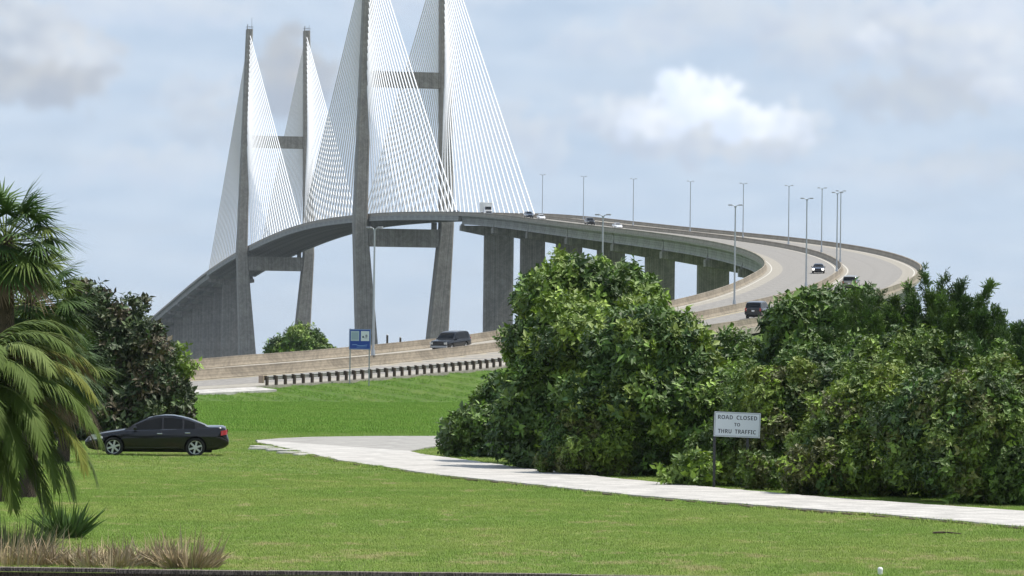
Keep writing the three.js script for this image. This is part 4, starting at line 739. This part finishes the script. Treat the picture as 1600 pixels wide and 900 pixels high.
// ---------------------------------------------------------------- lawn: clipped grass, one sward
{
  const r = rngOf(500), tuft = (() => { const tris = []; for (let i = 0; i < 7; i++) { const a = i * 0.9 + r(), q = 0.05 * r(), dir = V(Math.cos(a) * 0.75, 1, Math.sin(a) * 0.75).normalize(), b = V(Math.cos(a * 2) * q, -0.005, Math.sin(a * 2) * q), s = V(-Math.sin(a), 0, Math.cos(a)).multiplyScalar(0.006); tris.push(b.clone().add(s), b.clone().sub(s), b.clone().addScaledVector(dir, 0.05 + 0.03 * r())); } return fromTris(tris); })();
  const P = [];
  const put = (n, d0, d1, half, k) => { for (let i = 0; i < n; i++) { const d = Math.sqrt(lerp(d0 * d0, d1 * d1, r())), x = (r() * 2 - 1) * (d * 0.1379 * half + 1.5); if (d < 58.85 || (d < 170 && (inPoly(x, d, TRACK) || inPoly(x, d, GREYWAY)))) continue; P.push([x, d, k * (0.65 + 0.7 * r())]); } };
  put(275000, 58.9, 110, 1, 0.72); put(130000, 108, 172, 1, 0.95);
  for (let i = 14; i + 1 < TRACK.length; i++) { const p = TRACK[i], q = TRACK[i + 1], L = Math.hypot(q[0] - p[0], q[1] - p[1]); for (let k = 0; k < L * 60; k++) { const t = r(), x = lerp(p[0], q[0], t), d = lerp(p[1], q[1], t), o = (r() - 0.75) * 0.8 * (0.5 + n2(x * 2, d * 0.7)); P.push([x + o * 0.6, d + o, 1.1 + 0.8 * r()]); } }
  for (let i = 0; i < 70000; i++) { const d = Math.sqrt(lerp(170 ** 2, 318 ** 2, r())), x = lerp(-0.092, 0.0, r()) * d; let near = 1e9; for (const [rx, rd] of ROADPTS) near = Math.min(near, (rx - x) ** 2 + (rd - d) ** 2); if (near < 13.4 ** 2) continue; P.push([x, d, 1.9 * (0.65 + 0.7 * r())]); }
  const im = new THREE.InstancedMesh(tuft, new THREE.MeshStandardMaterial({ color: 0xffffff, roughness: 0.9 }), P.length), c = new THREE.Color();
  im.name = 'lawn_grass'; im.castShadow = im.receiveShadow = true;
  P.forEach(([x, d, k], i) => { qA.setFromAxisAngle(UPV, r() * 6.283); im.setMatrixAt(i, mat4.compose(V(x, terrain(x, d), -d), qA, V(k, k, k))); const g = grassColor(x, d), v = 0.94 + 0.24 * r(); im.setColorAt(i, c.setRGB(g[0] * v, g[1] * v, g[2] * v)); });
  scene.add(tag(im, 'short mown green grass of the lawn around the shell path', 'grass', null, 'stuff'));
}

// ---------------------------------------------------------------- small things
{
  const e = thing('timber_edging', 'low dark timber retaining edge with a pale cap along the bottom of the picture', 'retaining edge');
  for (let k = 0, x = -11; x < 14; k++) { const L = 2.4; part('cap_board', bx(L - 0.012, 0.06, 0.24, x + L / 2, 0.055 + 0.006 * Math.sin(k * 2.1), -58.66), M.greyTimber, e); for (let j = 0; j < 8; j++) part('plank', bx(L / 8 - 0.01, 1.5, 0.06, x + (j + 0.5) * L / 8, -0.73, -58.56 + 0.006 * Math.sin(j * 3 + k)), M.timber, e); x += L; }
  const c = new THREE.LatheGeometry([[0, 0.13], [0.024, 0.128], [0.042, 0.11], [0.046, 0.085], [0.04, 0.07], [0.034, -0.2]].map(([a, b]) => new THREE.Vector2(a, b)), 14);
  const p = single('marker_post', c, M.paintWhite, 'small white rounded post top at the lower right of the lawn', 'post'); p.position.set(6.1, 0, -61.0);
  const st = single('fallen_branch', taper(new THREE.CatmullRomCurve3([V(-0.28, 0.03, 0), V(-0.05, 0.05, 0.05), V(0.3, 0.025, 0)]), 0.03, 0.012, 8, 6), M.bark, 'short dark fallen branch on the grass below the path at the right', 'branch'); st.position.set(8.9, terrain(8.9, 75.6), -75.6);
  const r = rngOf(77);
  [[-9.3, 139.5], [-8.9, 136.6], [-8.2, 134.4], [-7.6, 131.3], [-7.1, 129.8]].forEach(([x, d], i) => {
    const s = new THREE.Shape(); for (let k = 0; k < 9; k++) { const a = k / 9 * 6.283, q = (0.7 + 0.5 * r()); s[k ? 'lineTo' : 'moveTo'](Math.cos(a) * 0.42 * q, Math.sin(a) * 0.75 * q); }
    const g = new THREE.ExtrudeGeometry(s, { depth: 0.07, bevelEnabled: true, bevelSize: 0.02, bevelThickness: 0.02, bevelSegments: 1 }); g.rotateX(-Math.PI / 2);
    const o = single('broken_slab', g, M.shellPath, ['farthest', 'second farthest', 'middle', 'second nearest', 'nearest'][i] + ' of the pale broken slabs lying by the left end of the path', 'slab', 'broken slabs by the path'); o.position.set(x, terrain(x, d) - 0.01, -d); o.rotation.y = r() * 3;
  });
  [[-23.4, 700, 7.6, 'taller, left one'], [-21.1, 706, 7.2, 'shorter, right one']].forEach(([x, d, h, t]) => {
    const o = thing('wooden_pole', 'thin dark wooden pole beyond the highway, ' + t + ' of two', 'pole', [x, terrain(x, d), -d], 0, 'poles beyond the highway');
    part('pole_shaft', rod(V(0, -0.5, 0), V(0, h + 0.5, 0), 0.26, 0.2, 10), M.timber, o); part('pole_cap', new THREE.ConeGeometry(0.28, 0.25, 10).translate(0, h + 0.6, 0), M.galvDull, o);
  });
}
renderer.render(scene, camera);
